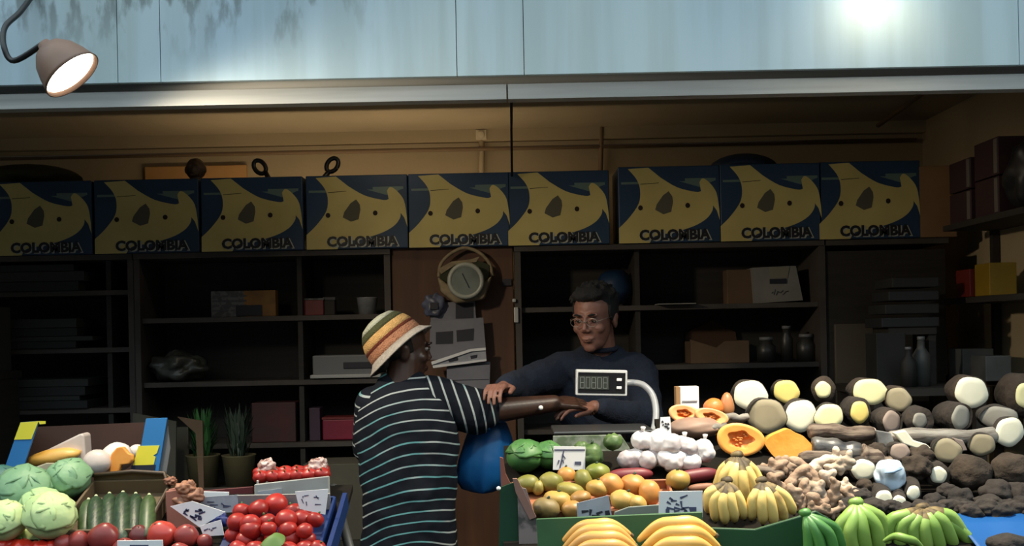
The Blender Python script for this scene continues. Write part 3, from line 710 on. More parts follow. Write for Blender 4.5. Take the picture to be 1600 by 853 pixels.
# ---- the seller behind the counter
m_skin = mat('tan_skin', (.23, .105, .075), .55, (.19, .085, .06), 12, sss=.1)
m_navy = mat('navy_sweater', (.006, .0115, .028), .95, (.0045, .009, .021), 60, bump=.3, bscale=160)
m_hair = mat('black_hair', (.004, .004, .005), .85, (.007, .0065, .0065), 60, stretch=(6, 6, 1), bump=.6)
VY = 4.28
vx = P(932, 600, VY).x
ven = empty('person', (vx, VY, 0), 'person in a dark navy sweater with short black hair, arms reaching over the counter', 'person')
T0 = Matrix.Translation((-vx, -VY, 0))
def L_(p): return V(p) - V((vx, VY, 0))
hc = P(929, 498, VY-.03)
HM = T0 @ Matrix.Translation(hc) @ Matrix.Rotation(R(-27), 4, 'Z') @ Matrix.Rotation(R(12), 4, 'X') @ Matrix.Scale(1.08, 4)
g = G(); head_geo(g, HM)
neck0 = L_(P(940, 560, VY+.05)); cap(g, neck0, L_(P(936, 515, VY+.02)), .062, .056)
sR = L_(P(866, 582, VY+.02)); eR = L_(P(806, 603, VY-.17)); wR = L_(P(788, 604, VY-.34)); 
sL = L_(P(1003, 584, VY+.03)); eL = L_(P(1012, 652, VY-.08)); wL = L_(P(928, 636, VY-.26))
hipz = .98
chain(g, [sR, eR, wR], [.045, .038, .026]); chain(g, [sL, eL, wL], [.045, .040, .026])
hand(g, wR+(wR-eR).normalized()*.005, (-.35, -1, .05), (0, .1, 1), (1, 0, 0), .7, .95)
hand(g, wL, P(893, 634, VY-.30)-P(928, 636, VY-.26), (0, -.3, 1), (0, -1, .3), .55, .95)
cap(g, (0, .06, 1.36), (0, .05, hipz), .08, .08)
for s in (-1, 1): chain(g, [(s*.09, .04, .95), (s*.10, .03, .52), (s*.10, .05, .10)], [.085, .06, .042])
remesh(g.build('body', m_skin, ven), .0042, 3)
face_parts(ven, HM, mat('dark_iris', (.02, .012, .008), .2), mat('eyelid_skin', (.24, .11, .075), .5), m_hair, None)
# glasses
g = G()
for s in (-1, 1):
    pts = [(s*.030+.021*math.cos(a*.3927), -.098-.001*abs(math.cos(a*.3927)), .006+.015*math.sin(a*.3927)) for a in range(17)]
    g.tube(pts, .0011, 6, M=HM, cap=False)
    g.tube([(s*.051, -.096, .010), (s*.068, -.06, .012), (s*.075, .0, .008)], .0011, 6, M=HM)
g.tube([(-.010, -.099, .008), (0, -.103, .010), (.010, -.099, .008)], .0011, 6, M=HM)
g.build('glasses', mat('thin_wire', (.30, .26, .22), .3, metal=.6), ven)
# hair: cap plus tufts
g = G()
g.blob((0, .030, .052), (.082, .088, .078), M=HM, amp=.08, fr=4)
g.blob((0, -.040, .096), (.060, .044, .026), M=HM, amp=.12, fr=4, seed=3)
for s in (-1, 1): g.blob((s*.068, .018, .030), (.014, .045, .045), M=HM)
random.seed(2)
for k in range(60):
    a = random.uniform(0, 6.283); el = random.uniform(.25, 1.3)
    d = V((math.cos(a)*math.cos(el), math.sin(a)*math.cos(el), math.sin(el)))
    p = V((d.x*.078, .028+d.y*.086, .052+d.z*.076))
    if p.y < -.045 and p.z < .09: continue
    g.tube([p-d*.004, p+d*.003+V((.008*math.sin(a*3), -.008, .001)), p+d*.003+V((.014*math.sin(a*3), -.020, -.009))], [.011, .009, .003], 7, M=HM)
remesh(g.build('hair', m_hair, ven), .004, 1)
# sweater
g = G()
ch = V((0, .05, 1.33)); 
g.blob(L_(P(938, 625, VY+.05)), (.185, .115, .20)); g.blob(L_(P(940, 700, VY+.05)), (.165, .115, .25))
cap(g, L_(P(880, 576, VY+.03)), L_(P(992, 578, VY+.04)), .072, .072)
cap(g, L_(P(915, 562, VY+.05)), L_(P(960, 562, VY+.05)), .060, .060)
chain(g, [sR+V((.01, 0, 0)), eR, wR+(eR-wR)*.12], [.072, .058, .041]); chain(g, [sL-V((.01, 0, 0)), eL, wL+(eL-wL)*.12], [.074, .060, .040])
cap(g, (0.02, .05, 1.1), (0.02, .05, .95), .155, .15)
sw = remesh(g.build('sweater', m_navy, ven), .007, 6)
t_ = bpy.data.textures.new('folds', 'CLOUDS'); t_.noise_scale = .07
dm = sw.modifiers.new('folds', 'DISPLACE'); dm.texture = t_; dm.strength = .016; dm.mid_level = .5
g = G(); nk = L_(P(938, 543, VY+.02)); pts = [(nk.x+.064*math.cos(k*math.pi/8), nk.y+.060*math.sin(k*math.pi/8)+.01, nk.z+.012*math.sin(k*math.pi/8)) for k in range(17)]
g.tube(pts, .010, 8, cap=False); g.build('collar', m_navy, ven)
g = G()
for s in (-1, 1): chain(g, [(s*.09, .04, .97), (s*.10, .03, .52), (s*.10, .05, .09)], [.11, .085, .07])
cap(g, (-.06, .05, .98), (.06, .05, .98), .12, .12)
remesh(g.build('trousers', mat('dark_denim', (.015, .018, .03), .8), ven), .009, 4)
for s in (-1, 1):
    g = G().blob((s*.10, -.01, .05), (.05, .14, .06)); g.v = [V((p.x, p.y, max(p.z, .002))) for p in g.v]; g.build('shoe', m_black, ven)

# ---- the customer seen from behind
m_skd = mat('deep_brown_skin', (.062, .028, .018), .42, (.045, .021, .014), 14)
CY = 3.86
cx0 = P(642, 700, CY).x
cus = empty('person', (cx0, CY, 0), 'person seen from behind in a black striped shirt and striped knitted hat', 'person')
def K_(p): return V(p) - V((cx0, CY, 0))
hc = P(630, 547, CY+.02)
# face turned to the right (+X) and a little away; head frame faces local -Y
HC = Matrix.Translation(K_(hc)) @ Matrix.Rotation(R(110), 4, 'Z') @ Matrix.Rotation(R(6), 4, 'X')
g = G(); head_geo(g, HC)
cap(g, K_(P(628, 606, CY)), K_(P(632, 562, CY+.01)), .064, .058)
sR = K_(P(694, 628, CY+.03)); eR = K_(P(778, 641, CY+.06)); wR = K_(P(866, 630, CY+.10))
sL = K_(P(584, 632, CY+.0)); eL = K_(P(578, 705, CY+.07)); wL = K_(P(640, 725, CY+.26))
chain(g, [sR, eR, wR], [.058, .046, .031]); chain(g, [sL, eL, wL], [.05, .04, .028])
hand(g, wR, (1, .25, -.02), (0, -.5, 1), (0, 1, .3), .45, .95)
hand(g, wL, (1, .2, .1), (0, .8, .3), (0, 0, 1), .8, .95)
cap(g, (0, .01, 1.30), (0, .01, 1.0), .08, .08)
for s in (-1, 1): chain(g, [(s*.075, .01, .82), (s*.10, .0, .50), (s*.10, .03, .10)], [.07, .06, .042])
remesh(g.build('body', m_skd, cus), .0045, 3)
face_parts(cus, HC, mat('dark_iris', (.02, .012, .008), .2), mat('dark_eyelid', (.04, .02, .013), .5), m_hair, None)
remesh(G().blob((0, .03, .02), (.082, .088, .075), M=HC, amp=.06, fr=6).blob((0, .075, -.035), (.055, .03, .05), M=HC, amp=.1, fr=6).build('hair', m_hair, cus), .005, 1)
# striped shirt: cloth with bands woven along one direction of each piece
def stripes(name, axis, off=0.0, curve=0.0, period=.038, wid=.14, wob=.012):
    m = bpy.data.materials.new(name); m.use_nodes = True; nt = m.node_tree; b = nt.nodes['Principled BSDF']; b.inputs['Roughness'].default_value = .85
    N = nt.nodes.new; L = nt.links.new
    t = N('ShaderNodeTexCoord'); n = N('ShaderNodeTexNoise'); n.inputs['Scale'].default_value = 3.2; n.inputs['Detail'].default_value = 1.5
    L(t.outputs['Object'], n.inputs['Vector'])
    dt = N('ShaderNodeVectorMath'); dt.operation = 'DOT_PRODUCT'; dt.inputs[1].default_value = axis; L(t.outputs['Object'], dt.inputs[0])
    sx = N('ShaderNodeSeparateXYZ'); L(t.outputs['Object'], sx.inputs[0])
    x2 = N('ShaderNodeMath'); x2.operation = 'MULTIPLY'; L(sx.outputs['X'], x2.inputs[0]); L(sx.outputs['X'], x2.inputs[1])
    def M2(op, a, bb):
        q = N('ShaderNodeMath'); q.operation = op
        for i, v in enumerate((a, bb)):
            if isinstance(v, (int, float)): q.inputs[i].default_value = v
            else: L(v, q.inputs[i])
        return q.outputs[0]
    v = M2('ADD', dt.outputs['Value'], M2('MULTIPLY', x2.outputs[0], curve))
    v = M2('ADD', v, M2('MULTIPLY', n.outputs['Fac'], wob*6))
    v = M2('FRACT', M2('DIVIDE', M2('ADD', v, off+5.0), period), 0)
    mask = M2('LESS_THAN', v, wid)
    n2 = N('ShaderNodeTexNoise'); n2.inputs['Scale'].default_value = 5; L(t.outputs['Object'], n2.inputs['Vector'])
    r = N('ShaderNodeValToRGB'); r.color_ramp.elements[0].color = (.34, .37, .37, 1); r.color_ramp.elements[1].color = (.10, .27, .29, 1)
    r.color_ramp.elements[0].position = .48; r.color_ramp.elements[1].position = .58; L(n2.outputs['Fac'], r.inputs[0])
    mx = N('ShaderNodeMix'); mx.data_type = 'RGBA'; L(mask, mx.inputs[0]); mx.inputs[6].default_value = (.004, .006, .011, 1); L(r.outputs[0], mx.inputs[7])
    L(mx.outputs[2], b.inputs['Base Color'])
    b.inputs['Specular IOR Level'].default_value = .2
    return m
g = G()
prof = [(553, 716, 668), (560, 714, 720), (566, 712, 770), (564, 712, 820), (556, 716, 870), (552, 718, 960)]
rings = [(597, 650, 592, .055), (577, 690, 606, .09), (562, 708, 630, .115)] + [(a, b, y, .125) for a, b, y in prof]
vs = []; n = 28
for (a, b, y, ry) in rings:
    l, r_ = K_(P(a, y, CY)), K_(P(b, y, CY))
    for k in range(n):
        th = 2*math.pi*k/n; c, s = math.cos(th), math.sin(th)
        sq = lambda t: math.copysign(abs(t)**.85, t)
        vs.append(V(((l.x+r_.x)/2 + sq(c)*(r_.x-l.x)/2, sq(s)*ry+.01, (l.z+r_.z)/2)))
fs = [(i*n+k, i*n+(k+1) % n, (i+1)*n+(k+1) % n, (i+1)*n+k) for i in range(len(rings)-1) for k in range(n)]
fs += [tuple(range(n)), tuple((len(rings)-1)*n+k for k in range(n-1, -1, -1))]
g.add(vs, fs)
cap(g, K_(P(610, 604, CY)), K_(P(645, 602, CY)), .055, .055)
sh = remesh(g.build('shirt_body', stripes('striped_cloth', (-.14, 0, 1), 0, 1.6), cus), .008, 5)
t2 = bpy.data.textures.new('shirt_folds', 'CLOUDS'); t2.noise_scale = .11
dm = sh.modifiers.new('folds', 'DISPLACE'); dm.texture = t2; dm.strength = .03; dm.mid_level = .5
ax = (eR-sR).normalized()
g = G(); cap(g, K_(P(672, 620, CY+.01)), sR+V((.01, 0, 0)), .078, .080); cap(g, sR, sR.lerp(eR, .72)+V((0, 0, -.01)), .080, .075); 
g.tube([sR.lerp(eR, .2)+V((0, 0, -.02)), sR.lerp(eR, .55)+V((0, 0, -.02)), K_(P(748, 646, CY+.05)), K_(P(757, 645, CY+.05))], [.074, .08, .076, .074], 20)
sl = remesh(g.build('right_sleeve', stripes('striped_sleeve_cloth', tuple((ax+V((0, 0, .45))).normalized()), 0, 0, .036, .18, .006), cus), .007, 3)
dm = sl.modifiers.new('folds', 'DISPLACE'); dm.texture = t2; dm.strength = .012; dm.mid_level = .5
sl.name = 'sleeve'
g = G(); chain(g, [sL+V((.02, 0, .0)), sL, sL.lerp(eL, .9)], [.075, .068, .066])
remesh(g.build('sleeve', stripes('striped_left_cloth', (0, -.3, .95), 0, 0, .04, .17, .006), cus), .007, 3)
g = G(); chain(g, [K_(P(706, 652, CY+.10)), K_(P(728, 690, CY+.16)), K_(P(700, 712, CY+.2))], [.05, .05, .045]); 
# trousers and shoes
g = G()
for s in (-1, 1): chain(g, [(s*.08, .02, .84), (s*.10, 0, .50), (s*.10, .02, .09)], [.10, .085, .075])
cap(g, (-.03, .02, .86), (.03, .02, .86), .10, .10)
remesh(g.build('trousers', mat('black_trousers', (.012, .012, .015), .8), cus), .009, 4)
for s in (-1, 1):
    g = G().blob((s*.10, .06, .05), (.05, .14, .06)); g.v = [V((p.x, p.y, max(p.z, .002))) for p in g.v]; g.build('shoe', m_black, cus)
# wrist bead
G().blob((0, 0, 0), (.009, .009, .009), sub=2).build('bracelet_bead', mat('white_bead', (.95, .95, .9), .3), cus, loc=K_(P(845, 637, CY+.04)))
# hat: knitted cap with coloured bands and a brim, tilted back
ha = V((-.64, .05, .76)).normalized()
hm = Matrix.Translation(K_(P(623, 544, CY+.015))) @ look(ha) @ Matrix.Scale(.95, 4)
def knit(name, c): return mat(name, c, .9, tuple(x*.8 for x in c), 60, bump=.6, bscale=220)
bands = [('cream_knit_crown', (.40, .41, .32), [(0, .142), (.035, .140), (.066, .130), (.083, .114)]),
         ('green_knit_band', (.05, .055, .018), [(.083, .114), (.094, .100), (.100, .088)]),
         ('yellow_knit_band', (.58, .34, .12), [(.100, .088), (.108, .070), (.112, .056)]),
         ('red_knit_band', (.17, .03, .012), [(.112, .056), (.114, .044)]),
         ('orange_knit_band', (.44, .19, .10), [(.114, .044), (.116, .026), (.117, .012)])]
for nm, col, pr in bands:
    inn = [(max(r-.006, 0), z-.005) for r, z in reversed(pr)]
    G().lathe(pr+inn, 40, M=hm).build('hat_crown' if 'crown' in nm else 'hat_band', knit(nm, col), cus)
g = G(); vs = []; n = 48
for i, (r, z) in enumerate([(.116, .014), (.128, .002), (.146, -.012), (.150, -.016), (.144, -.018), (.126, -.004), (.112, .008)]):
    for k in range(n):
        th = 2*math.pi*k/n; rr = r; 
        vs.append((rr*math.cos(th), rr*math.sin(th), z+.004*math.sin(3*th)*(r-.11)*20))
m7 = 7
fs = [(i*n+k, i*n+(k+1) % n, ((i+1) % m7)*n+(k+1) % n, ((i+1) % m7)*n+k) for i in range(m7) for k in range(n)]
g.add(vs, fs, 0, hm); lab(g.build('hat_brim', knit('grey_knit', (.38, .34, .30)), cus), 'pale grey knitted brim')

# ---- blue plastic bag hanging from the forearm
m_bl = mat('blue_plastic', (.008, .10, .30), .35, (.006, .075, .24), 5, bump=.3, bscale=9)
g = G(); vs = []; n = 30; Yb = 4.02
rows = [(648, 742, 772), (662, 736, 790), (685, 727, 798), (715, 716, 801), (745, 712, 799), (762, 722, 786), (768, 740, 770)]
c0 = P(757, 650, Yb)
for i, (y, a, b) in enumerate(rows):
    l, r_ = P(a, y, Yb)-c0, P(b, y, Yb)-c0
    for k in range(n):
        th = 2*math.pi*k/n; f = 1+.07*math.sin(5*th+i*.5)+.04*math.sin(11*th)
        vs.append(V(((l.x+r_.x)/2+math.cos(th)*(r_.x-l.x)/2*f, math.sin(th)*(.03+.012*i if i < 5 else .05)*f, (l.z+r_.z)/2)))
fs = [(i*n+k, i*n+(k+1) % n, (i+1)*n+(k+1) % n, (i+1)*n+k) for i in range(len(rows)-1) for k in range(n)]
fs += [tuple(range(n)), tuple((len(rows)-1)*n+k for k in range(n-1, -1, -1))]
g.add(vs, fs)
bagb = empty('shopping_bag', c0, 'bright blue plastic bag hanging from the customer\'s outstretched forearm', 'bag')
g.build('bag_body', m_bl, bagb)
for s in (-.018, .018):
    G().tube([(s, -.02, -.02), (s*.9, -.04, .03), (s*.8, -.07, .078), (s*.6, -.105, .088), (s*.6, -.145, .07), (s*.8, -.165, .02), (s*.9, -.14, -.035), (s, -.05, -.04), (s, -.02, -.02)], .006, 8).build('bag_handle', m_bl, bagb)
# ------------------------------------------------------------------ display stands
def bedz(y): return BZ + BS*(y-2.75)
m_bed = mat('stand_top_board', (.012, .010, .008), .95, (.008, .007, .006), 8, spec=.08)
def stand_side(g, x0, x1, y0, y1, t=.02, mi=0):
    g.prism([(x0, y0, bedz(y0)-t), (x0, y1, bedz(y1)-t), (x0, y1, bedz(y1)), (x0, y0, bedz(y0))], (x1-x0, 0, 0), mi)
LX0, LX1 = -1.75, P(508, 853, 2.75).x
e_ = empty('market_stand', ((LX0+LX1)/2, 3.15, 0), 'left market stand with a sloping dark top under the cabbages and tomatoes', 'stand')
def rel(g, o, name, m): 
    g.v = [p - o.location for p in g.v]; return g.build(name, m, o)
g = G(); stand_side(g, LX0, LX1, 2.5, 3.24); rel(g, e_, 'stand_top', m_bed)
rel(G().box(((LX0+LX1)/2, 2.50, .42), (LX1-LX0, .02, .84)), e_, 'front_panel', m_green)
for x in (LX0+.04, LX1-.06):
    for y in (2.56, 3.22): rel(G().box((x, y, (bedz(y)-.03)/2), (.04, .04, bedz(y)-.03)), e_, 'leg', m_black)
rel(G().box((-1.40, 3.56, 1.085), (.70, .50, .03)), e_, 'back_shelf', m_bed)
for x in (-1.72, -1.08): rel(G().box((x, 3.76, .535), (.04, .04, 1.07)), e_, 'leg', m_black)
RX0, RX1, RX2, RX3 = P(786, 853, 2.8).x, .47, .84, 1.85
e_ = empty('market_stand', ((RX0+RX3)/2, 3.2, 0), 'right market stand with sloping top under the mangoes, bananas and yams', 'stand')
g = G(); stand_side(g, RX0, RX1, 2.5, 3.47); stand_side(g, RX1, RX2, 2.5, 3.64); stand_side(g, RX2, RX3, 2.5, 3.03)
rel(g, e_, 'stand_top', m_bed)
FZL = 1.13
rel(G().box(((RX2+RX3)/2, 3.485, FZL-.012), (RX3-RX2, .91, .024)), e_, 'back_shelf', m_bed)
rel(G().box((.21, 3.72, 1.088), (.5, .44, .024)), e_, 'scale_shelf', m_bed)
rel(G().box(((RX0+RX3)/2, 2.50, .42), (RX3-RX0, .02, .84)), e_, 'front_panel', m_green)
for x in (RX0+.04, RX3-.06):
    for y in (2.56,): rel(G().box((x, y, (bedz(y)-.03)/2), (.04, .04, bedz(y)-.03)), e_, 'leg', m_black)
rel(G().box((RX0+.05, 3.88, .538), (.04, .04, 1.076)), e_, 'leg', m_black); rel(G().box((RX3-.06, 3.88, .555), (.04, .04, 1.11)), e_, 'leg', m_black)
# dark counter behind the stand gap
o = bev(G().box((.55, 4.02, .46), (1.1, .03, .92)).build('counter_panel', m_brown), .003); tag(o, 'dark brown counter panel behind the right stand', 'panel')
# black trestle leg right of the left stand
g = G().tube([P(520, 760, 3.25), P(558, 900, 3.05), V((P(600, 900, 3.0).x+.05, 2.98, 0.0))], .014, 10)
o = g.build('trestle_leg', mat('dull_steel', (.05, .05, .048), .5)); tag(o, 'thin dark metal leg slanting beside the tomato crate', 'leg support')

RB = Matrix.Rotation(BA, 4, 'X')
def bed_frame(px, py, off=0): return Matrix.Translation(on_bed(px, py, off)) @ RB
def tray(name, px0, px1, pyb, pyf, h, m, label, cat, t=.008, off=0.002, mi_in=None, sides='lrbf', hf=None):
    b = on_bed((px0+px1)/2, pyb, off); f = on_bed((px0+px1)/2, pyf, off)
    c = (b+f)/2; xl = on_bed(px0, (pyb+pyf)/2, off).x; xr = on_bed(px1, (pyb+pyf)/2, off).x
    c = V(((xl+xr)/2, c.y, c.z)); w = xr-xl; L = (b-f).length
    z = bedz(c.y)+off/math.cos(BA)
    e = empty(name, (c.x, c.y, z), label, cat, rot=(BA, 0, 0))
    hf = hf or h
    G().box((0, 0, t/2), (w, L, t)).build('tray_floor', mi_in or m, e)
    if 'l' in sides: bev(G().box((-w/2, 0, h/2), (t, L, h)).build('side_wall', m, e), .002)
    if 'r' in sides: bev(G().box((w/2, 0, h/2), (t, L, h)).build('side_wall', m, e), .002)
    if 'b' in sides: bev(G().box((0, L/2, h/2), (w, t, h)).build('back_wall', m, e), .002)
    if 'f' in sides: bev(G().box((0, -L/2, hf/2), (w, t, hf)).build('front_wall', m, e), .002)
    return e, w, L

# ------------------------------------------------------------------ signs
random.seed(21)
def scrawl(g, pts, n, mi=1, seed=0, thick=.0022):
    """dark strokes on a card; pts = corner points of the card in the local XZ plane"""
    rnd = random.Random(seed)
    a, b, c, d = [V(p) for p in pts]   # top-left, top-right, bottom-right, bottom-left
    def at(u, v): return (a*(1-u)+b*u)*(1-v)+(d*(1-u)+c*u)*v
    for k in range(n):
        u = rnd.uniform(.12, .7); v = rnd.uniform(.2, .75); L = rnd.uniform(.08, .25); an = rnd.uniform(-.6, 1.9)
        p = at(u, v); q = at(min(u+L*math.cos(an), .92), min(max(v+L*math.sin(an), .08), .92))
        dr = (q-p).normalized(); w = V((-dr.z, 0, dr.x))*thick
        g.prism([p+w+V((0, -.0014, 0)), q+w*.5+V((0, -.0014, 0)), q-w*.5+V((0, -.0014, 0)), p-w+V((0, -.0014, 0))], (0, .001, 0), mi)
def sign(pts, Y, label, n=6, m=None, mi=None, extra=(), tilt=0, seed=1, name='price_sign', t=.003, thick=.0022):
    c = P(sum(p[0] for p in pts)/4, sum(p[1] for p in pts)/4, Y)
    L = [P(x, y, Y)-c for x, y in pts]
    g = G().prism(L, (0, t, 0)); scrawl(g, L, n, 1, seed, thick)
    for mk in extra: g.prism([P(x, y, Y)-c+V((0, -.001, 0)) for x, y in mk], (0, .0008, 0), 1)
    o = g.build(name, [m or m_white, mi or mat('blue_grey_marker', (.07, .08, .14), .6)], loc=c, rot=(R(-tilt), 0, 0))
    return tag(o, label, 'sign')

# ------------------------------------------------------------------ fruit builders
def fruit(name, px, py, r, off, m, label, cat, group=None, sh=(1, 1, 1), rot=(0, 0, 0), amp=.05, seed=0, stalk=None, fn=None, sub=3, fr=1.5):
    """round fruit of r photo pixels resting on the stand (off = extra height)"""
    p = on_bed(px, py, 0.05); rr = r*mpp(p.y); p = on_bed(px, py, off + rr*min(sh[2], 1))
    g = G().blob((0, 0, 0), (rr*sh[0], rr*sh[1], rr*sh[2]), amp=amp, fr=fr, seed=seed+px*.013, fn=fn, sub=sub)
    o = g.build(name, m, loc=p, rot=tuple(R(a) for a in rot)); tag(o, label, cat, group)
    if stalk:
        G().tube([(0, -rr*.1, rr*sh[2]*.88), (rr*.08, -rr*.15, rr*sh[2]*1.18)], [rr*.14, rr*.09], 6).build('stalk', stalk, o)
    return o

# cabbages: leafy balls with overlapping outer leaves and veins
def cabbage(px, py, r, off, base, label, seed, rot=(0, 0, 0), nl=5, flat=.85):
    p = on_bed(px, py, .05); rr = r*mpp(p.y); p = on_bed(px, py, off+rr*flat)
    e = empty('cabbage', p, label, 'cabbage', rot=tuple(R(a) for a in rot))
    G().blob((0, 0, 0), (rr, rr, rr*flat), amp=.05, fr=1.3, seed=seed, sub=4).build('cabbage_head', base, e)
    rnd = random.Random(seed)
    for k in range(nl):
        # leaf = patch of a slightly bigger sphere with a rippled rim
        g = G(); th0 = k*2*math.pi/nl+rnd.uniform(-.3, .3); tilt = rnd.uniform(.35, .8); nn = 9; vs = []
        M = Matrix.Rotation(th0, 4, 'Z') @ Matrix.Rotation(tilt, 4, 'Y')
        sz = rnd.uniform(.75, 1.0)
        for i in range(nn+1):
            for j in range(16):
                a = j*2*math.pi/16; ph = sz*i/nn*(1+.08*math.sin(3*a+k))
                R_ = rr*(1.025+.012*k+(.045*(i/nn)**4)*(1+math.sin(5*a+k)))
                vein = 1+.010*math.cos(6*a)*(i/nn)
                q = V((math.sin(ph)*math.cos(a), math.sin(ph)*math.sin(a), math.cos(ph)))*R_*vein
                vs.append(M @ V((q.x, q.y, q.z)))
        vs = [V((v.x, v.y, v.z*flat)) for v in vs]
        fs = [(i*16+j, i*16+(j+1) % 16, (i+1)*16+(j+1) % 16, (i+1)*16+j) for i in range(nn) for j in range(16)]
        g.add(vs, fs); o = g.build('outer_leaf', base, e)
        so = o.modifiers.new('thick', 'SOLIDIFY'); so.thickness = .0015
    return e
def cab_mat(name, c1, c2, vein):
    m = mat(name, c1, .55, c2, 9, (.3, .7), bump=.35, bscale=24); return m
m_cg = cab_mat('cabbage_blue_green', (.13, .27, .15), (.22, .38, .20), 0)
m_cl = cab_mat('cabbage_pale', (.62, .72, .34), (.42, .58, .24), 0)
m_cm = cab_mat('cabbage_mid', (.30, .47, .20), (.45, .60, .28), 0)
cabbage(0, 752, 28, .0, mat('cabbage_teal', (.04, .13, .12), .55, (.06, .18, .14), 9, bump=.3), 'dark teal cabbage cut off by the left edge', 1)
cabbage(40, 768, 43, .0, m_cg, 'large blue green cabbage at the left under the wrapped papaya', 2, (20, 10, 0))
cabbage(107, 748, 33, .02, m_cg, 'smaller blue green cabbage in front of the white card sheet', 3, (25, -15, 40))
cabbage(66, 795, 36, -.01, m_cm, 'mid green cabbage in the middle of the cabbage heap', 4, (10, 0, 70))
cabbage(78, 806, 38, .03, m_cl, 'big pale yellow green cabbage at the front of the heap', 5, (35, 10, 20))
cabbage(8, 814, 33, .03, m_cl, 'pale yellow green cabbage at the lower left edge', 6, (30, 0, 10))
cabbage(26, 785, 16, .03, m_cl, 'small pale cabbage between the two front cabbages', 7)
# loose leaves at the front
def leafpatch(pts, Yoff, m, label, name='cabbage_leaf', cat='leaf'):
    c = on_bed(sum(p[0] for p in pts)/len(pts), sum(p[1] for p in pts)/len(pts), Yoff)
    g = G(); P0 = [on_bed(x, y, Yoff)-c for x, y in pts]; n = len(P0); vs = [V((0, -.004, .02))]
    for t in (.5, 1):
        for i, p in enumerate(P0): vs.append(V((p.x*t, p.y*t, p.z*t + (.015 if t == .5 else .004*math.sin(i*2.3)))))
    fs = [(0, 1+i, 1+(i+1) % n) for i in range(n)] + [(1+i, 1+n+i, 1+n+(i+1) % n, 1+(i+1) % n) for i in range(n)]
    g.add(vs, fs); o = g.build(name, m, loc=c); o.modifiers.new('thick', 'SOLIDIFY').thickness = .002
    s = o.modifiers.new('sub', 'SUBSURF'); s.levels = 2; s.render_levels = 2
    return tag(o, label, cat)
leafpatch([(-5, 836), (30, 826), (70, 824), (105, 832), (96, 842), (50, 842), (0, 846)], .02, m_cl, 'pale loose cabbage leaf lying under the front cabbages')

# papaya pieces and squash halves wrapped in film, in the open carton
YC = 3.42
e_ = empty('open_banana_carton', P(132, 745, YC), 'open carton with yellow and blue end flaps behind the cabbages', 'carton')
def pp(nm, pts, Y, t, m, par=e_, dy=0): 
    L = [P(x, y, Y)-par.location for x, y in pts]
    return G().prism(L, (0, t, 0)).build(nm, m, par)
m_fy = mat('bright_carton_yellow', (.80, .72, .06), .5); m_fb = mat('bright_carton_blue', (.03, .19, .48), .5)
m_in = mat('brown_carton_inside', (.075, .035, .025), .8, (.06, .028, .02), 4)
pp('back_panel', [(36, 668), (228, 660), (228, 765), (36, 765)], YC+.30, .008, m_in)
pp('end_flap', [(32, 660), (60, 658), (30, 750), (0, 752)], YC, .008, m_fb)
pp('flap_print', [(32, 660), (60, 658), (49, 686), (22, 687)], YC-.002, .002, m_fy)
pp('flap_print', [(60, 658), (71, 658), (71, 662), (62, 663)], YC-.002, .002, m_fy)
pp('end_flap', [(228, 654), (261, 653), (246, 745), (212, 745)], YC, .008, m_fb)
pp('flap_print', [(216, 697), (249, 696), (245, 708), (239, 712), (243, 714), (240, 726), (208, 727)], YC-.002, .002, m_fy)
pp('flap_print', [(205, 727), (243, 726), (238, 752), (205, 752)], YC-.002, .002, mat('black_navy', (.012, .016, .03), .6))
for (a, b) in (((58, 30), (36, 36)), ((228, 206), (228, 228))):
    q0, q1 = P(a[0], 660, YC+.008), P(a[1], 750, YC+.008); q2, q3 = P(b[0], 664, YC+.30), P(b[1], 765, YC+.30)
    G().prism([p-e_.location for p in (q0, q1, q3, q2)], (.006, 0, 0)).build('side_panel', m_in, e_)
pp('outer_edge', [(262, 665), (266, 700), (258, 750), (246, 750), (256, 690)], YC+.01, .006, m_gray)
m_pap = mat('papaya_flesh', (.82, .30, .05), .45, (.90, .42, .10), 10, bump=.15, sss=.1)
m_film = mat('cream_wrap', (.72, .62, .56), .35, (.62, .52, .46), 8, bump=.2)
m_papy = mat('amber_flesh', (.72, .36, .05), .4, (.82, .47, .12), 9, bump=.2)
# wrapped wedge
c = P(88, 712, YC+.06); e2 = empty('wrapped_papaya_wedge', c, 'amber papaya wedge in pale film at the left inside the open carton', 'fruit')
def S(x, y, d=0): return P(x, y, YC+.06+d)-c
G().prism([S(36, 730), (S(62, 708)), S(126, 677), S(131, 680), S(134, 722), S(122, 732), S(60, 738)], (0, .06, 0)).build('film_wrap', m_film, e2)
g = G().blob((0, 0, 0), (.088, .03, .026), amp=.1, M=Matrix.Translation(S(84, 714, -.012)) @ Matrix.Rotation(R(-8), 4, 'Y')); g.build('flesh', m_papy, e2)
for o_ in e2.children: 
    if o_.name.startswith('film'): bev(o_, .006, 3)
o = tag(bev(G().prism([V(q_) for q_ in (P(32, 738, YC-.02)-P(80, 740, YC-.02), P(70, 724, YC-.02)-P(80, 740, YC-.02), P(122, 724, YC-.02)-P(80, 740, YC-.02), P(136, 746, YC-.02)-P(80, 740, YC-.02), P(30, 750, YC-.02)-P(80, 740, YC-.02))], (0, .02, 0)).build('wrapping_paper', mat('cream_paper', (.46, .42, .28), .8, (.40, .36, .24), 9), loc=P(80, 740, YC-.02)), .004, 2), 'cream paper sheet between the cabbages and the open carton', 'paper')
def squash(px, py, r, col, label, cut=None, Y=YC+.03):
    c = P(px, py, Y); rr = r*mpp(Y); e = empty('squash_half', c, label, 'squash')
    G().blob((0, 0, 0), (rr, rr*.8, rr*.92), amp=.06, seed=px*.1).build('squash_skin', col, e)
    if cut:
        G().prism([V((x*rr, -rr*.62, z*rr)) for x, z in cut], (0, -.02, 0)).build('cut_flesh', m_pap, e)
        for o_ in e.children:
            if o_.name.startswith('cut'): bev(o_, .005, 3)
    return e
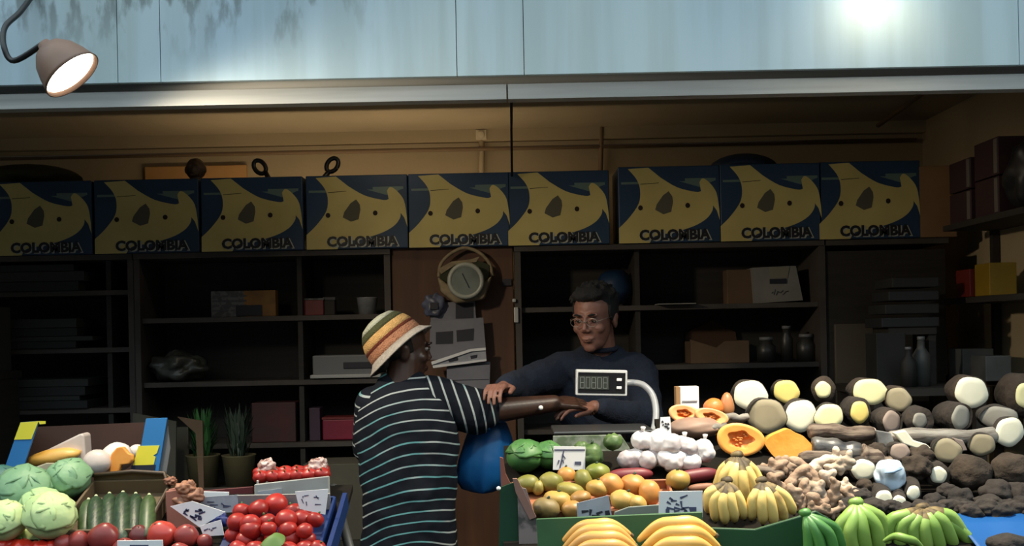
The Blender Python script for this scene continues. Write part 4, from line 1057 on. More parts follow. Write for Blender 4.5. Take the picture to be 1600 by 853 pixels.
m_sq = mat('white_squash', (.82, .78, .74), .4, (.72, .64, .58), 6)
squash(152, 722, 22, m_film, 'pale pinkish wrapped squash half beside the orange cut squash', Y=YC-.02)
squash(183, 714, 25, m_sq, 'white squash with its orange cut side facing right in the carton', [(-.12, -1.0), (-.16, -.45), (-.02, .30), (.35, .70), (.75, .72), (1.1, .30), (1.3, .22), (1.35, -.1), (1.1, -.35), (.6, -.40), (.40, -.95)])
squash(214, 706, 13, m_sq, 'small white squash end behind the orange cut squash', Y=YC+.10)
e_.location = e_.location

# brown rounded tub with dark cucumbers
e_, w_, L_2 = tray('brown_paper_tub', 122, 250, 776, 850, .05, mat('brown_paper', (.13, .085, .04), .7, (.10, .065, .032), 6), 'brown rounded paper tub holding the dark cucumbers', 'tub', off=.004)
pts = [(-w_/2, .0), (-w_/2, .062), (-w_/2*.92, .070), (0, .074), (w_/2*.75, .068), (w_/2*.93, .05), (w_/2, 0)]
g = G().prism([V((x, L_2/2+.005, z)) for x, z in pts], (0, .006, 0)); g.build('rounded_back', MATS['brown_paper'], e_)
g = G().tube([(w_/2+.004, -L_2/2, .02), (w_/2+.006, -L_2*.2, .052), (w_/2+.004, L_2*.3, .054), (w_/2*.80, L_2/2, .070), (0, L_2/2, .078), (-w_/2, L_2/2, .068)], .006, 8); g.build('rim_wire', mat('dark_rim', (.05, .03, .015), .5), e_)
m_cuc = mat('cucumber_skin', (.012, .032, .014), .45, (.03, .06, .022), 14, (.4, .7), stretch=(8, .6, 8), bump=.15)
m_cuc2 = mat('cucumber_skin_light', (.035, .065, .02), .45, (.06, .10, .03), 14, (.4, .7), stretch=(8, .6, 8))
def cucumber(px, pyb, pyf, r, label, m=m_cuc, lean=0, off=.012, tip=None):
    p0 = on_bed(px+lean, pyb, off+.03); p1 = on_bed(px, pyf, off); rr = r*mpp(p1.y); c = (p0+p1)/2
    pts = [p0-c, p0.lerp(p1, .1)-c, p0.lerp(p1, .3)-c, p0.lerp(p1, .6)-c, p0.lerp(p1, .9)-c, p1-c]
    up = V((0, 0, .006)); pts[2] += up; pts[3] += up
    e = empty('cucumber', c, label, 'cucumber', 'dark cucumbers in the brown paper tub')
    rs = [rr*.35, rr*.8, rr, rr*1.03, rr*.9, rr*.45]
    sp = smooth_path(pts, 4); rr2 = [rs[min(i//4, 5)]*(1-(i % 4)/4)+rs[min(i//4+1, 5)]*((i % 4)/4) for i in range(len(sp))]
    G().tube(sp, rr2, 14).build('cucumber_body', m, e)
    G().tube([pts[0], pts[0]+(pts[0]-pts[1]).normalized()*.012], [rr*.3, rr*.2], 8).build('stem_end', mat('pale_stem', (.45, .5, .3), .6), e)
    return e
cs = [(132, 783, 840, 12, 6), (148, 778, 845, 13, 2), (169, 774, 848, 14, 2), (190, 772, 848, 14, 2), (210, 774, 846, 13, 2), (229, 776, 842, 13, 4)]
for i, (a, b, c_, r_, ln) in enumerate(cs):
    cucumber(a, b, c_, r_, 'dark green cucumber, ' + ordn(i, len(cs)) + ' in the brown paper tub', m_cuc2 if i in (0, 5) else m_cuc, ln, off=.02+.010*(i % 2))

# red onions and tomatoes along the front of the left stand
m_on = mat('red_onion_skin', (.20, .025, .022), .35, (.33, .05, .04), 7, stretch=(1, 1, .4), bump=.1)
m_ond = mat('dark_onion_skin', (.09, .014, .014), .35, (.15, .025, .022), 7, bump=.1)
m_ro = mat('orange_red_fruit', (.50, .07, .04), .3, (.42, .04, .03), 6)
m_tom = mat('tomato_skin', (.38, .022, .016), .38, (.27, .014, .010), 9, spec=.4)
m_stk = mat('tomato_calyx', (.06, .12, .03), .7)
bulb_fn = lambda d: 1 + .22*max(0, d.z)**6
on = [(100, 850, 15, m_on), (124, 846, 17, m_on), (164, 841, 24, m_on), (219, 838, 18, m_ond), (253, 836, 22, m_ro), (291, 838, 19, m_on), (320, 846, 12, m_on), (195, 858, 18, m_on), (240, 866, 18, m_on), (280, 864, 16, m_on)]
onl = ['small dark red onion left of the row beneath the cabbages', 'red onion second along the row beneath the cabbages', 'large wide red onion below the cucumbers', 'very dark red onion just right of the large wide one', 'bright orange red onion below the tub corner', 'red onion right of the orange red one', 'small red onion beside the white sign',
       'red onion low at the bottom edge left of the price tag', 'red onion low at the bottom edge behind the price tag', 'red onion low at the bottom edge right of the price tag']
for (a, b, r_, m), l in zip(on, onl):
    fruit('red_onion', a, b, r_, 0, m, l, 'onion', 'red onions in front of the cucumbers', sh=(1.1, 1, .9), rot=(20, random.uniform(-40, 40), 0), stalk=m_ond, fn=bulb_fn)
pc = [(8, 852, 16), (34, 854, 16), (62, 856, 15), (82, 853, 13)]
for i, (a, b, r_) in enumerate(pc):
    fruit('red_pepper', a, b, r_, 0, mat('bright_red_pepper', (.62, .035, .015), .25, (.5, .02, .012), 5), 'bright red pepper at the bottom left corner, ' + ordn(i, 4), 'pepper', 'red peppers under the pale cabbages', sh=(1.1, 1.1, .8), fn=lambda d: 1+.12*math.cos(4*math.atan2(d.y, d.x)), stalk=m_stk)
sign([(183, 845), (254, 844), (255, 872), (184, 873)], on_bed(218, 855, .07).y, 'white price tag at the bottom edge in front of the red onions', 0, extra=[[(203, 851), (232, 851), (232, 856), (203, 856)]], t=.004)

# pink wrapped roots and the brown shallots beside the tub
m_pink = mat('salmon_cardboard', (.42, .17, .12), .7, (.34, .13, .09), 6)
c = P(284, 800, 3.02)
e_ = empty('salmon_box', c, 'salmon pink cardboard box between the tub and the tomato crate', 'box')
for nm, pts, dy in (('front_panel', [(258, 768), (302, 760), (316, 810), (300, 850), (262, 850)], 0), ('box_flap', [(262, 765), (290, 758), (305, 790), (270, 800)], .05)):
    bev(G().prism([P(x, y, 3.02+dy)-c for x, y in pts], (0, .012, 0)).build(nm, m_pink, e_), .003)
m_shal = mat('brown_ginger', (.30, .13, .07), .6, (.18, .07, .04), 14, bump=.3)
sh_ = [(290, 762, 14, 'topmost brown knobbly root above the salmon box'), (303, 775, 15, 'right brown knobbly root above the salmon box'), (287, 785, 15, 'lower brown knobbly root on the salmon box'), (266, 752, 9, 'small dark knobbly root behind the salmon box')]
for k, (a, b, r_, l) in enumerate(sh_):
    p = P(a, b, 3.03 if k < 3 else 3.12); rr = r_*mpp(3.03)
    g = G().blob((0, 0, 0), (rr*1.1, rr, rr*.75), amp=.35, fr=2.2, seed=k+3, sub=4).blob((rr*.5, 0, rr*.4), (rr*.5, rr*.5, rr*.5), amp=.3, seed=k)
    tag(g.build('taro_root', m_shal, loc=p), l, 'root')

# ------------------------------------------------------------------ tomato crate
m_cb = mat('deep_blue_plastic', (.006, .024, .11), .4); m_liner = mat('grey_white_liner', (.34, .34, .32), .75, (.28, .27, .25), 9)
e_, w_, L_2 = tray('tomato_crate', 352, 512, 800, 880, .045, m_cb, 'deep blue crate full of red tomatoes with a grey white liner', 'crate', hf=.03, sides='rbf')
G().box((-.0, L_2/2-.012, .036), (w_-.02, .004, .05)).build('paper_liner', m_liner, e_)
G().prism([V((w_/2+.02, -L_2/2, -.01)), V((w_/2+.02, L_2/2+.04, -.01)), V((w_/2+.02, L_2/2+.02, .045)), V((w_/2+.02, L_2*.2, .045)), V((w_/2+.02, -L_2/2, .05))], (.012, 0, 0)).build('outer_side', m_cb, e_)
rows = [[(378, 800, 15), (404, 795, 16), (431, 788, 19), (459, 799, 14), (483, 803, 14)],
        [(371, 816, 16), (391, 818, 16), (418, 816, 15), (447, 812, 17), (472, 812, 16), (493, 812, 13)],
        [(392, 828, 17), (420, 826, 13), (450, 828, 15), (476, 829, 13)],
        [(364, 836, 14), (382, 844, 14), (404, 842, 14), (426, 841, 14), (455, 843, 17), (481, 843, 13)],
        [(372, 858, 15), (398, 858, 15), (424, 858, 15), (450, 860, 15), (476, 858, 15), (497, 856, 13)]]
rn = ['back', 'second', 'third', 'fourth', 'front']
for ri, row in enumerate(rows):
    for i, (a, b, r_) in enumerate(row):
        fruit('tomato', a, b, r_, .015+.028*(ri in (1, 2))+.006*(ri == 0)+.012*(i % 2), m_tom, 'red tomato, %s in the %s row of the blue crate' % (ordn(i, len(row)), rn[ri]), 'tomato', 'red tomatoes in the blue crate',
              sh=(1, 1, .92), rot=(random.uniform(-30, 30), random.uniform(-30, 30), 0), amp=.06, stalk=m_stk if (i+ri) % 3 == 0 else None, fn=lambda d: 1-.10*max(0, d.z)**10)
leafpatch([(402, 850), (424, 842), (430, 833), (447, 834), (448, 850), (430, 858), (410, 858)], .09, mat('lettuce_green', (.09, .17, .03), .6), 'green leaf lying on the front tomatoes', 'green_leaf')
# white box behind with wrapped red cherry tomatoes
YT = 3.14
c = P(456, 775, YT)
e_ = empty('white_produce_box', c, 'grey white cardboard box behind the tomatoes', 'box')
bev(G().prism([P(x, y, YT)-c for x, y in [(397, 757), (514, 744), (516, 800), (398, 805)]], (0, .012, 0)).build('front_panel', m_liner, e_), .003)
bev(G().prism([P(x, y, YT+.16)-c for x, y in [(401, 738), (513, 728), (514, 780), (401, 790)]], (0, .01, 0)).build('back_panel', m_liner, e_), .003)
for xx in (401, 512): G().prism([P(xx, 752, YT+.012)-c, P(xx, 798, YT+.012)-c, P(xx, 785, YT+.16)-c, P(xx, 738, YT+.16)-c], (.006, 0, 0)).build('side_panel', m_liner, e_)
G().prism([P(x, y, YT-.004)-c for x, y in [(403, 768), (440, 763), (440, 778), (404, 783)]], (0, .003, 0)).build('printed_patch', m_paperg, e_)
random.seed(31)
for k in range(12):
    x = 408+ (k % 6)*19; y = 741-(k//6)*6-(k % 6)*.8
    Yk = YT+.05+.05*(k//6); p = P(x, y+4, Yk); rr = 11.5*mpp(Yk)
    o = G().blob((0, 0, 0), (rr*1.15, rr, rr*.9), amp=.12, seed=k).build('red_pepper', m_tom, loc=p)
    G().tube([(0, -rr*.5, rr*.6), (0, -rr*.9, rr*.9)], [.003, .002], 6).build('stalk', m_stk, o)
    tag(o, 'glossy red pepper, %s in the %s row of the grey white box' % (ordn(k % 6, 6), ('front', 'back')[k//6]), 'pepper', 'red peppers in the grey white box')
for k, (a, b, l) in enumerate([(416, 731, 'crumpled clear wrapper on the left of the grey white box'), (497, 728, 'crumpled clear wrapper on the right of the grey white box')]):
    o = crumple(P(a, b, YT+.09), (.028, .025, .026), 11+k, .3, mat('print_film', (.55, .42, .38), .25, (.25, .12, .10), 60, (.45, .55)), 'plastic_wrapper', 3); tag(o, l, 'wrapper')
sign([(461, 768), (513, 764), (508, 804), (468, 795)], 2.96, 'white price sign on the right of the tomato crate', 7, seed=4, thick=.0015)
sign([(312, 777), (372, 773), (372, 800), (318, 802)], 3.06, 'pale printed paper leaning behind the blue bundle', 8, m=m_paperg, seed=6)
sign([(266, 791), (300, 783), (352, 800), (312, 824)], 2.97, 'white sign with dark leafy drawing beside the salmon box', 14, seed=8, thick=.003, mi=mat('dark_blue_marker', (.03, .035, .09), .6))
sign([(312, 822), (345, 812), (350, 836), (318, 838)], 2.94, 'small crumpled white ticket below the leafy drawing', 4, seed=9)
o = crumple(P(338, 812, 2.99), (.032, .02, .022), 15, .25, mat('navy_paper', (.02, .035, .16), .5), 'blue_bundle'); tag(o, 'small deep blue crumpled bundle beside the tomatoes', 'bundle')
c = P(355, 775, 3.2)
o = bev(G().prism([P(x, y, 3.2)-c for x, y in [(300, 768), (396, 760), (396, 800), (300, 800)]], (0, .01, 0)).build('low_box', mat('maroon_card', (.10, .012, .015), .6), loc=c), .003); tag(o, 'maroon cardboard strip behind the printed paper', 'box')
c = P(333, 772, 3.18)
o = bev(G().prism([P(x, y, 3.18)-c for x, y in [(310, 768), (357, 769), (357, 776), (310, 776)]], (0, .008, 0)).build('label_strip', m_white, loc=c), .001); tag(o, 'narrow white label strip on the maroon cardboard', 'label')

# ------------------------------------------------------------------ right stand: mango tray
m_wd = mat('orange_wood_rim', (.35, .12, .05), .6, (.25, .08, .035), 10, stretch=(.5, 6, 6))
e_, w_, L_2 = tray('mango_tray', 800, 1050, 768, 812, .035, m_wd, 'shallow wooden tray with green and orange mangoes', 'tray', hf=.03)
m_gb = mat('green_board_front', (.05, .13, .05), .55, (.035, .10, .04), 5)
p = on_bed(925, 808, .0)
c = P(930, 825, 2.70)
o = bev(G().prism([P(x, y, c.y)-c for x, y in [(838, 811), (1098, 800), (1098, 880), (842, 880)]], (0, .012, 0)).build('green_front_board', m_gb, loc=c), .003); tag(o, 'green board edge below the mango tray', 'board')
c = P(1180, 830, 2.71)
o = bev(G().prism([P(x, y, c.y)-c for x, y in [(1095, 824), (1180, 827), (1245, 808), (1275, 798), (1300, 812), (1300, 900), (1095, 900)]], (0, .012, 0)).build('green_front_board', mat('dark_green_board', (.015, .07, .022), .5, (.01, .05, .018), 5), loc=c), .003); tag(o, 'dark green board below the ripe yellow bananas', 'board')
c = P(1000, 802, 2.93)
o = bev(G().prism([P(x, y, c.y)-c for x, y in [(960, 800), (982, 792), (1060, 786), (1062, 812), (958, 818)]], (0, .006, 0)).build('grey_card_edge', mat('grey_card', (.20, .22, .19), .7), loc=c), .002); tag(o, 'grey card edge under the orange mangoes', 'card')
# green end frame of the stand with torn paper lining
e_ = empty('green_end_board', P(800, 800, 2.9), 'dark green end board of the right stand beside the striped shirt', 'board')
q_ = P(800, 800, 2.9)
G().prism([P(x, y, 2.92)-q_ for x, y in [(781, 762), (808, 752), (812, 880), (779, 880)]], (0, .012, 0)).build('end_panel', mat('deep_green_panel', (.006, .045, .02), .5), e_)
G().prism([P(x, y, 2.905)-q_ for x, y in [(808, 760), (822, 764), (838, 812), (842, 880), (812, 880)]], (0, .008, 0)).build('paper_lining', mat('torn_grey_paper', (.22, .17, .16), .8, (.06, .055, .05), 26, (.45, .6)), e_)
G().prism([P(x, y, 2.90)-q_ for x, y in [(801, 748), (808, 748), (817, 765), (838, 808), (828, 812), (806, 770)]], (0, .012, 0)).build('torn_rim', mat('torn_brown_rim', (.25, .13, .10), .8), e_)
G().prism([P(x, y, 2.935)-q_ for x, y in [(781, 714), (786, 716), (790, 740), (800, 760), (783, 762)]], (0, .01, 0)).build('post_tip', mat('reddish_wood', (.25, .08, .05), .6), e_)
G().blob((0, 0, 0), (.006, .006, .006), sub=2).build('pin', mat('white_bead', (.95, .95, .9)), e_, loc=P(779, 763, 2.9)-q_)

m_mg = mat('green_mango', (.15, .15, .025), .5, (.27, .22, .045), 7, (.35, .6), bump=.08)
m_my = mat('yellow_mango', (.38, .22, .045), .5, (.44, .29, .07), 7)
m_mo = mat('orange_mango', (.55, .25, .06), .45, (.46, .19, .045), 6)
m_ms = mat('spotted_mango', (.19, .13, .04), .55, (.06, .04, .018), 28, (.5, .65))
MG = [(823, 756, 15, m_mg, 'pale green mango at the back left corner of the tray', (1.25, 1, .95), 0),
      (840, 762, 11, m_mg, 'small green mango wedged beside the back left corner one', (.9, 1, 1.1), 10),
      (860, 753, 17, m_mg, 'yellow green mango second from the back left corner', (1.15, 1, .9), 10),
      (884, 743, 15, m_mo, 'small round orange mango at the back of the tray', (1, 1, .95), 0),
      (911, 750, 16, m_mg, 'yellow green mango right of the small round orange one', (.85, 1, 1.1), -25),
      (932, 738, 17, mat('dark_green_mango', (.12, .16, .02), .45, (.2, .2, .03), 12), 'dark green mango topmost at the back of the tray', (1.15, 1, .85), 0),
      (890, 766, 18, m_mg, 'flat yellow green mango in the middle of the tray', (1.25, 1, .7), 15),
      (932, 763, 16, m_my, 'yellow mango in the middle of the tray', (1.15, 1, .85), 10),
      (953, 756, 18, m_mo, 'plump orange mango right of the yellow one', (1.1, 1, .95), 20),
      (988, 757, 19, m_mo, 'large orange mango at the back right of the tray', (1.15, 1, .9), 10),
      (1014, 770, 18, m_mo, 'orange mango at the right end of the tray', (.95, 1, 1.15), -10),
      (870, 782, 19, m_my, 'long yellow brown mango at the front left', (1.3, 1, .8), 12),
      (905, 778, 15, mat('brown_mango', (.36, .19, .05), .45, (.28, .15, .04), 8), 'brown mango between the front mangoes', (1.15, 1, .75), -15),
      (852, 794, 19, m_ms, 'dark spotted mango at the front left corner', (1.2, 1, .9), 15),
      (893, 796, 16, mat('brown_mango', (.3, .2, .06)), 'brown mango behind the tilted grey sign', (1.1, 1, .9), 0),
      (975, 783, 20, m_my, 'big yellow mango at the front right', (1.25, 1, .85), 20),
      (995, 786, 14, m_my, 'yellow mango tucked behind the big yellow one', (1.1, 1, .9), 30),
      (1058, 750, 18, mat('golden_potato', (.30, .18, .04), .45, (.38, .25, .06), 8), 'golden round fruit alone beside the price sign', (1.05, 1, .92), 0)]
for k, (a, b, r_, m, l, sh, rt) in enumerate(MG):
    fruit('mango', a, b, r_, .014+.014*(k in (5, 6, 7, 8, 12, 16)), m, l, 'mango', 'mangoes in the wooden tray', sh=sh, rot=(0, rt, 0), amp=.10, fn=lambda d: 1+.08*d.x, stalk=m_cuc if k % 2 else None)
# cabbages at the back left, papers and price signs
m_dcab = mat('dark_green_cabbage', (.035, .12, .03), .5, (.07, .19, .045), 12, bump=.35, bscale=20)
cabbage(820, 713, 29, 0, m_dcab, 'dark green round cabbage at the back left of the right stand', 21, (10, 0, 0))
cabbage(858, 712, 25, 0, m_dcab, 'dark green cabbage half behind the white price sign', 22, (20, 10, 50))
m_gourd = mat('gourd_green', (.09, .15, .04), .5, (.03, .07, .02), 18, bump=.4)
fruit('gourd', 925, 712, 18, .02, m_gourd, 'lumpy dark green gourd right of the white price sign', 'gourd', sh=(1, 1, 1.15), amp=.25, fr=3, stalk=m_cuc)
fruit('gourd', 908, 700, 11, .05, m_gourd, 'small lumpy green gourd above the larger gourd', 'gourd', amp=.25, fr=3)
fruit('gourd', 958, 690, 13, .05, m_gourd, 'lumpy green gourd behind in front of the scale', 'gourd', sh=(1.1, 1, 1), amp=.3, fr=3)
sign([(865, 697), (915, 698), (914, 734), (864, 734)], 3.24, 'white price sign with thin lines in front of the dark green cabbages', 3, seed=14, extra=[[(866, 702), (914, 702), (914, 704), (866, 704)], [(880, 704), (882, 704), (876, 731), (874, 731)], [(898, 721), (908, 721), (908, 726), (898, 726)]])
sign([(902, 786), (950, 775), (958, 790), (957, 822)], 2.82, 'x', 0) if False else None
s_ = sign([(901, 786), (951, 774), (958, 818), (903, 822)], 2.84, 'tilted grey sign with dark print standing above the front plantains', 5, m=m_paperg, mi=m_ink, seed=17, extra=[[(945, 798), (952, 797), (956, 820), (948, 820)]], thick=.004)
sign([(1030, 768), (1098, 767), (1098, 808), (1029, 810)], 2.86, 'white price sign with blue grey sketch in front of the garlic', 12, seed=19, extra=[[(1040, 795), (1046, 795), (1046, 806), (1040, 806)], [(1076, 792), (1088, 792), (1088, 806), (1080, 806)]], thick=.003)

# long dark red roots, garlic in white bags
m_beet = mat('dark_red_root', (.16, .015, .02), .5, (.11, .012, .018), 7)
def longroot(x0, y0, x1, y1, r, off, m, label, name='sweet_potato', cat='root', group=None):
    a, b = on_bed(x0, y0, off), on_bed(x1, y1, off); c = (a+b)/2; rr = r*mpp(c.y)
    pts = [a.lerp(b, t)-c for t in (0, .12, .35, .65, .88, 1)]
    o = G().tube(smooth_path(pts, 3), [rr*q_ for q_ in (.25, .45, .65, .8, .9, .97, 1, 1, 1, 1, .95, .85, .7, .55, .4, .2)], 14, up=(0, 0, 1)).build(name, m, loc=c)
    return tag(o, label, cat, group)
longroot(950, 744, 1020, 740, 11, .02, m_beet, 'long dark red root behind the orange mangoes')
longroot(1055, 748, 1122, 738, 11, .02, m_beet, 'long dark red root left of the ripe yellow bananas')
longroot(1075, 764, 1120, 760, 7, .02, m_shal, 'thin brown root under the right dark red root')
m_gar = mat('white_garlic_bag', (.66, .64, .64), .45, (.36, .31, .33), 14, (.45, .68), bump=.4, bscale=20)
GB = [(1005, 688, 17, .06, 'white garlic bag topmost at the left'), (1040, 692, 22, .05, 'white garlic bag topmost in the middle under the small card'), (1070, 700, 20, .04, 'white garlic bag at the upper right'),
      (988, 716, 18, .01, 'pinkish white garlic bag at the lower left'), (1018, 716, 18, .015, 'pinkish white garlic bag in the lower middle'), (1052, 722, 20, .01, 'crinkled white garlic bag at the lower right'), (1078, 724, 16, .01, 'pinkish garlic bag beside the dark red root'), (1102, 702, 19, .03, 'round white bulb bag nearest the papaya')]
for k, (a, b, r_, of, l) in enumerate(GB):
    p = on_bed(a, b, .05); rr = r_*1.15*mpp(p.y); p = on_bed(a, b, of+rr*.85)
    g = G()
    rnd = random.Random(k)
    for j in range(5): g.blob((rnd.uniform(-.45, .45)*rr, rnd.uniform(-.3, .3)*rr, rnd.uniform(-.3, .3)*rr), (rr*.72, rr*.7, rr*.68), amp=.15, seed=k*5+j, fr=2.5)
    o = remesh(g.build('garlic_bag', m_gar, loc=p), .004, 1); tag(o, l, 'garlic bag', 'white garlic bags on the right stand')
    if k in (0, 2, 7): G().tube([(0, 0, rr*.7), (0, -.004, rr*1.05)], [.004, .008], 8).build('bag_knot', m_gar, o)
sign([(1032, 652), (1047, 651), (1049, 678), (1031, 677)], 3.32, 'small white card with a black sketch above the garlic bags', 7, mi=m_ink, seed=23, thick=.004)

# ------------------------------------------------------------------ scale with raised display
YSc = 3.62
zt = P(940, 668, YSc).z
e_ = empty('market_scale', (P(940, 700, YSc+.08).x, YSc+.10, 1.101), 'grey electronic scale with a raised white framed display', 'scale')
def rl(p): return V(p)-e_.location
wsc = P(1018, 668, YSc).x - P(862, 668, YSc).x; hs = zt-1.101
bev(G().box((0, 0, (hs-.05)/2), (wsc*.92, .2, hs-.05)).build('scale_body', mat('mid_grey_enamel', (.10, .105, .09), .45, (.07, .085, .06), 6), e_), .008)
bev(G().box((0, 0, hs-.014), (wsc, .26, .012)).build('weighing_platter', mat('dark_steel', (.10, .10, .10), .35, metal=.7), e_), .004)
bev(G().box((0, 0, hs-.035), (wsc*.5, .14, .03)).build('platter_support', m_black, e_), .003)
YD = 3.80
dc = rl(P(940, 598, YD)); dw, dh = 80*mpp(YD), 40*mpp(YD)
DM = Matrix.Translation(dc) @ Matrix.Rotation(ROLL+R(1), 4, 'Y')
bev(G().box((0, .02, 0), (dw, .045, dh), M=DM).build('display_housing', mat('white_plastic_frame', (.62, .62, .62), .4), e_), .003)
G().box((0, -.0035, 0), (dw*.92, .003, dh*.80), M=DM).build('display_face', mat('display_black', (.01, .01, .012), .25), e_)
G().box((-.028, -.006, 0), (dw*.60, .002, dh*.52), M=DM).build('display_screen', mat('lcd_grey', (.035, .04, .035), .3), e_)
g = G()
mlcd = mat('lcd_digits', (.20, .22, .21), .4)
for i in range(5):
    x = -.028+(-2+i)*dw*.112; hh = dh*.42; ww = dw*.075; t = .0016
    for sx in (-1, 1): g.box((x+sx*ww/2, -.0075, 0), (t, .001, hh), M=DM)
    for sz in (-1, 0, 1): 
        if (i, sz) not in ((1, 0), (3, 0)): g.box((x, -.0075, sz*hh/2), (ww, .001, t), M=DM)
g.build('digits', mlcd, e_)
for z in (.012, -.016): bev(G().box((dw*.34, -.007, z), (.018, .004, .010), M=DM).build('button', m_white, e_), .002)
pth = smooth_path([rl(P(978, 598, YD+.02)), rl(P(990, 598, YD+.02)), rl(P(1006, 602, YD)), rl(P(1020, 618, YD-.02)), rl(P(1025, 645, YD-.06)), rl(P(1020, 675, YD-.10)), rl(P(1002, 706, YD-.08)), rl(P(985, 720, YD-.08))], 5)
G().tube(pth, .0115, 10).build('display_arm', mat('pale_grey_tube', (.30, .31, .33), .35), e_)
G().tube(pth[:12], .0135, 10).build('arm_sleeve', mat('light_tube', (.58, .60, .62), .35), e_) if False else None
o = bev(G().box((0, 0, 0), (.06, .006, .10)).build('tray_edge', m_black), .001) if False else None
# glass-like cloth behind the signs: grey carton strip
c = P(940, 690, 3.42)
o = bev(G().prism([P(x, y, 3.42)-c for x, y in [(864, 681), (970, 679), (984, 700), (984, 725), (864, 728)]], (0, .008, 0)).build('printed_card', mat('grey_green_print', (.20, .22, .18), .6, (.09, .12, .07), 22, (.5, .62)), loc=c), .002); tag(o, 'grey green printed card standing in front of the scale', 'card')
# ------------------------------------------------------------------ papayas, pumpkins, small card
m_pskin = mat('papaya_rind', (.32, .20, .14), .6, (.20, .13, .10), 8)
m_seed = mat('fibrous_cavity', (.78, .27, .06), .6, (.68, .21, .045), 40, bump=.6)
def halved(name, px, py, rx, ry, Y, label, tilt=0, yaw=0, cav=.5, depth=.6, roll=0, skin=None, flesh=None, pitch=None):
    """half fruit with its cut face towards the street, elliptical face rx x ry photo pixels"""
    c = P(px, py, Y); a = rx*mpp(Y); b = ry*mpp(Y); D = a*depth
    e = empty(name, c, label, 'fruit', rot=(R(tilt), R(roll), R(yaw)))
    g = G(); vs = []; n = 32
    rings = [(1, 0), (.98, .15), (.9, .45), (.72, .75), (.45, .93), (.15, 1)]
    for s, d in rings:
        for k in range(n):
            th = 2*math.pi*k/n; w = 1+.03*math.sin(3*th+px)
            vs.append((a*s*w*math.cos(th), D*d, b*s*w*math.sin(th)))
    fs = [(i*n+k, i*n+(k+1) % n, (i+1)*n+(k+1) % n, (i+1)*n+k) for i in range(len(rings)-1) for k in range(n)] + [tuple((len(rings)-1)*n+k for k in range(n))]
    g.add(vs, fs).build('rind', skin or m_pskin, e)
    g = G(); vs = []
    rr = [(1.0, .001), (.97, -.004), (.80, -.003), (cav+.05, -.001), (cav*.9, .10*0+.012), (cav*.4, .020), (0.01, .022)]
    for s, d in rr:
        for k in range(n):
            th = 2*math.pi*k/n; w = 1+.03*math.sin(3*th+px) + (.10*math.sin(5*th+px) if s < cav+.1 else 0)
            vs.append((a*s*w*math.cos(th), d, b*s*w*math.sin(th)))
    fs = [(i*n+k, i*n+(k+1) % n, (i+1)*n+(k+1) % n, (i+1)*n+k) for i in range(3) for k in range(n)]
    g.add(vs, fs).build('flesh', flesh or m_pap, e)
    fs = [(i*n+k, i*n+(k+1) % n, (i+1)*n+(k+1) % n, (i+1)*n+k) for i in range(3, 6) for k in range(n)]
    g = G().add(vs, fs); rnd = random.Random(int(px))
    for _ in range(14):
        th = rnd.uniform(0, 6.28); s = rnd.uniform(0, cav*.8); g.blob((a*s*math.cos(th), .010, b*s*math.sin(th)), (.006, .005, .003), sub=1)
    g.build('seed_cavity', m_seed, e)
    return e
m_papl = mat('pale_papaya_flesh', (.82, .40, .17), .45, (.74, .33, .12), 9, bump=.1, sss=.1)
# long papaya cut open: two shallow faces above a grey brown rind
e_ = halved('papaya_half', 1069, 646, 25, 14, 3.47, 'left half of the long cut papaya with seed cavity', roll=8, cav=.45, depth=.9, flesh=m_papl, tilt=-8)
e_ = halved('papaya_half', 1112, 651, 27, 13, 3.45, 'right half of the long cut papaya beside the first half', roll=14, cav=.45, depth=.9, flesh=m_papl, tilt=-8)
o = G().blob((0, 0, 0), (.085, .06, .034), amp=.08, seed=2, sub=4).build('whole_papaya', m_pskin, loc=P(1086, 668, 3.46)); tag(o, 'grey brown whole papaya lying under the halved one', 'fruit')
halved('pumpkin_half', 1157, 687, 38, 26, 3.36, 'round orange pumpkin half with fibrous centre above the ripe bananas', cav=.50, depth=.7, roll=8, tilt=-5)
# wedge
c = P(1232, 695, 3.36); e_ = empty('pumpkin_wedge', c, 'orange pumpkin wedge lying right of the round pumpkin half', 'fruit')
q = [P(x, y, 3.36)-c for x, y in [(1194, 693), (1203, 682), (1220, 674), (1232, 670), (1243, 676), (1256, 682), (1270, 698), (1266, 707), (1254, 716), (1235, 719), (1212, 716)]]
q = smooth_path(q+[q[0]], 3)[:-1]
bev(G().prism(q, (0, .035, 0)).build('flesh', m_papy if False else mat('pumpkin_flesh', (.78, .30, .035), .5, (.88, .42, .08), 12, bump=.4), e_), .008, 3)
q2 = [V((p.x*1.03, .034, p.z*1.03-.004)) for p in q]; bev(G().prism(q2, (0, .02, 0)).build('rind', m_cuc, e_), .006, 3)
e_ = empty('small_card_box', P(1074, 632, 3.6), 'small white card box with an orange brown side behind the papaya', 'box')
zc = 28*mpp(3.6)
bev(G().box((.008, .02, 0), (.062, .04, zc*2)).build('card_body', m_white, e_), .002); bev(G().box((-.030, .02, 0), (.014, .042, zc*2)).build('card_side', m_card, e_), .001)
G().box((.008, -.002, .012), (.05, .003, .004)).build('label_line', m_paperg, e_)
o = G().blob((0, 0, 0), (.034, .034, .032), amp=.05).build('orange', mat('orange_peel', (.70, .20, .04), .45, (.6, .15, .03), 12, bump=.1, bscale=90), loc=P(1115, 637, 3.55)); tag(o, 'small orange fruit behind the papaya halves', 'fruit')
g = G().blob((0, 0, 0), (.024, .024, .034), fn=lambda d: 1+.5*max(0, d.z)**4); o = g.build('onion', mat('brown_onion', (.42, .18, .07), .4, (.3, .12, .05), 8), loc=P(1136, 637, 3.55)); tag(o, 'pointed brown onion right of the small orange fruit', 'onion')

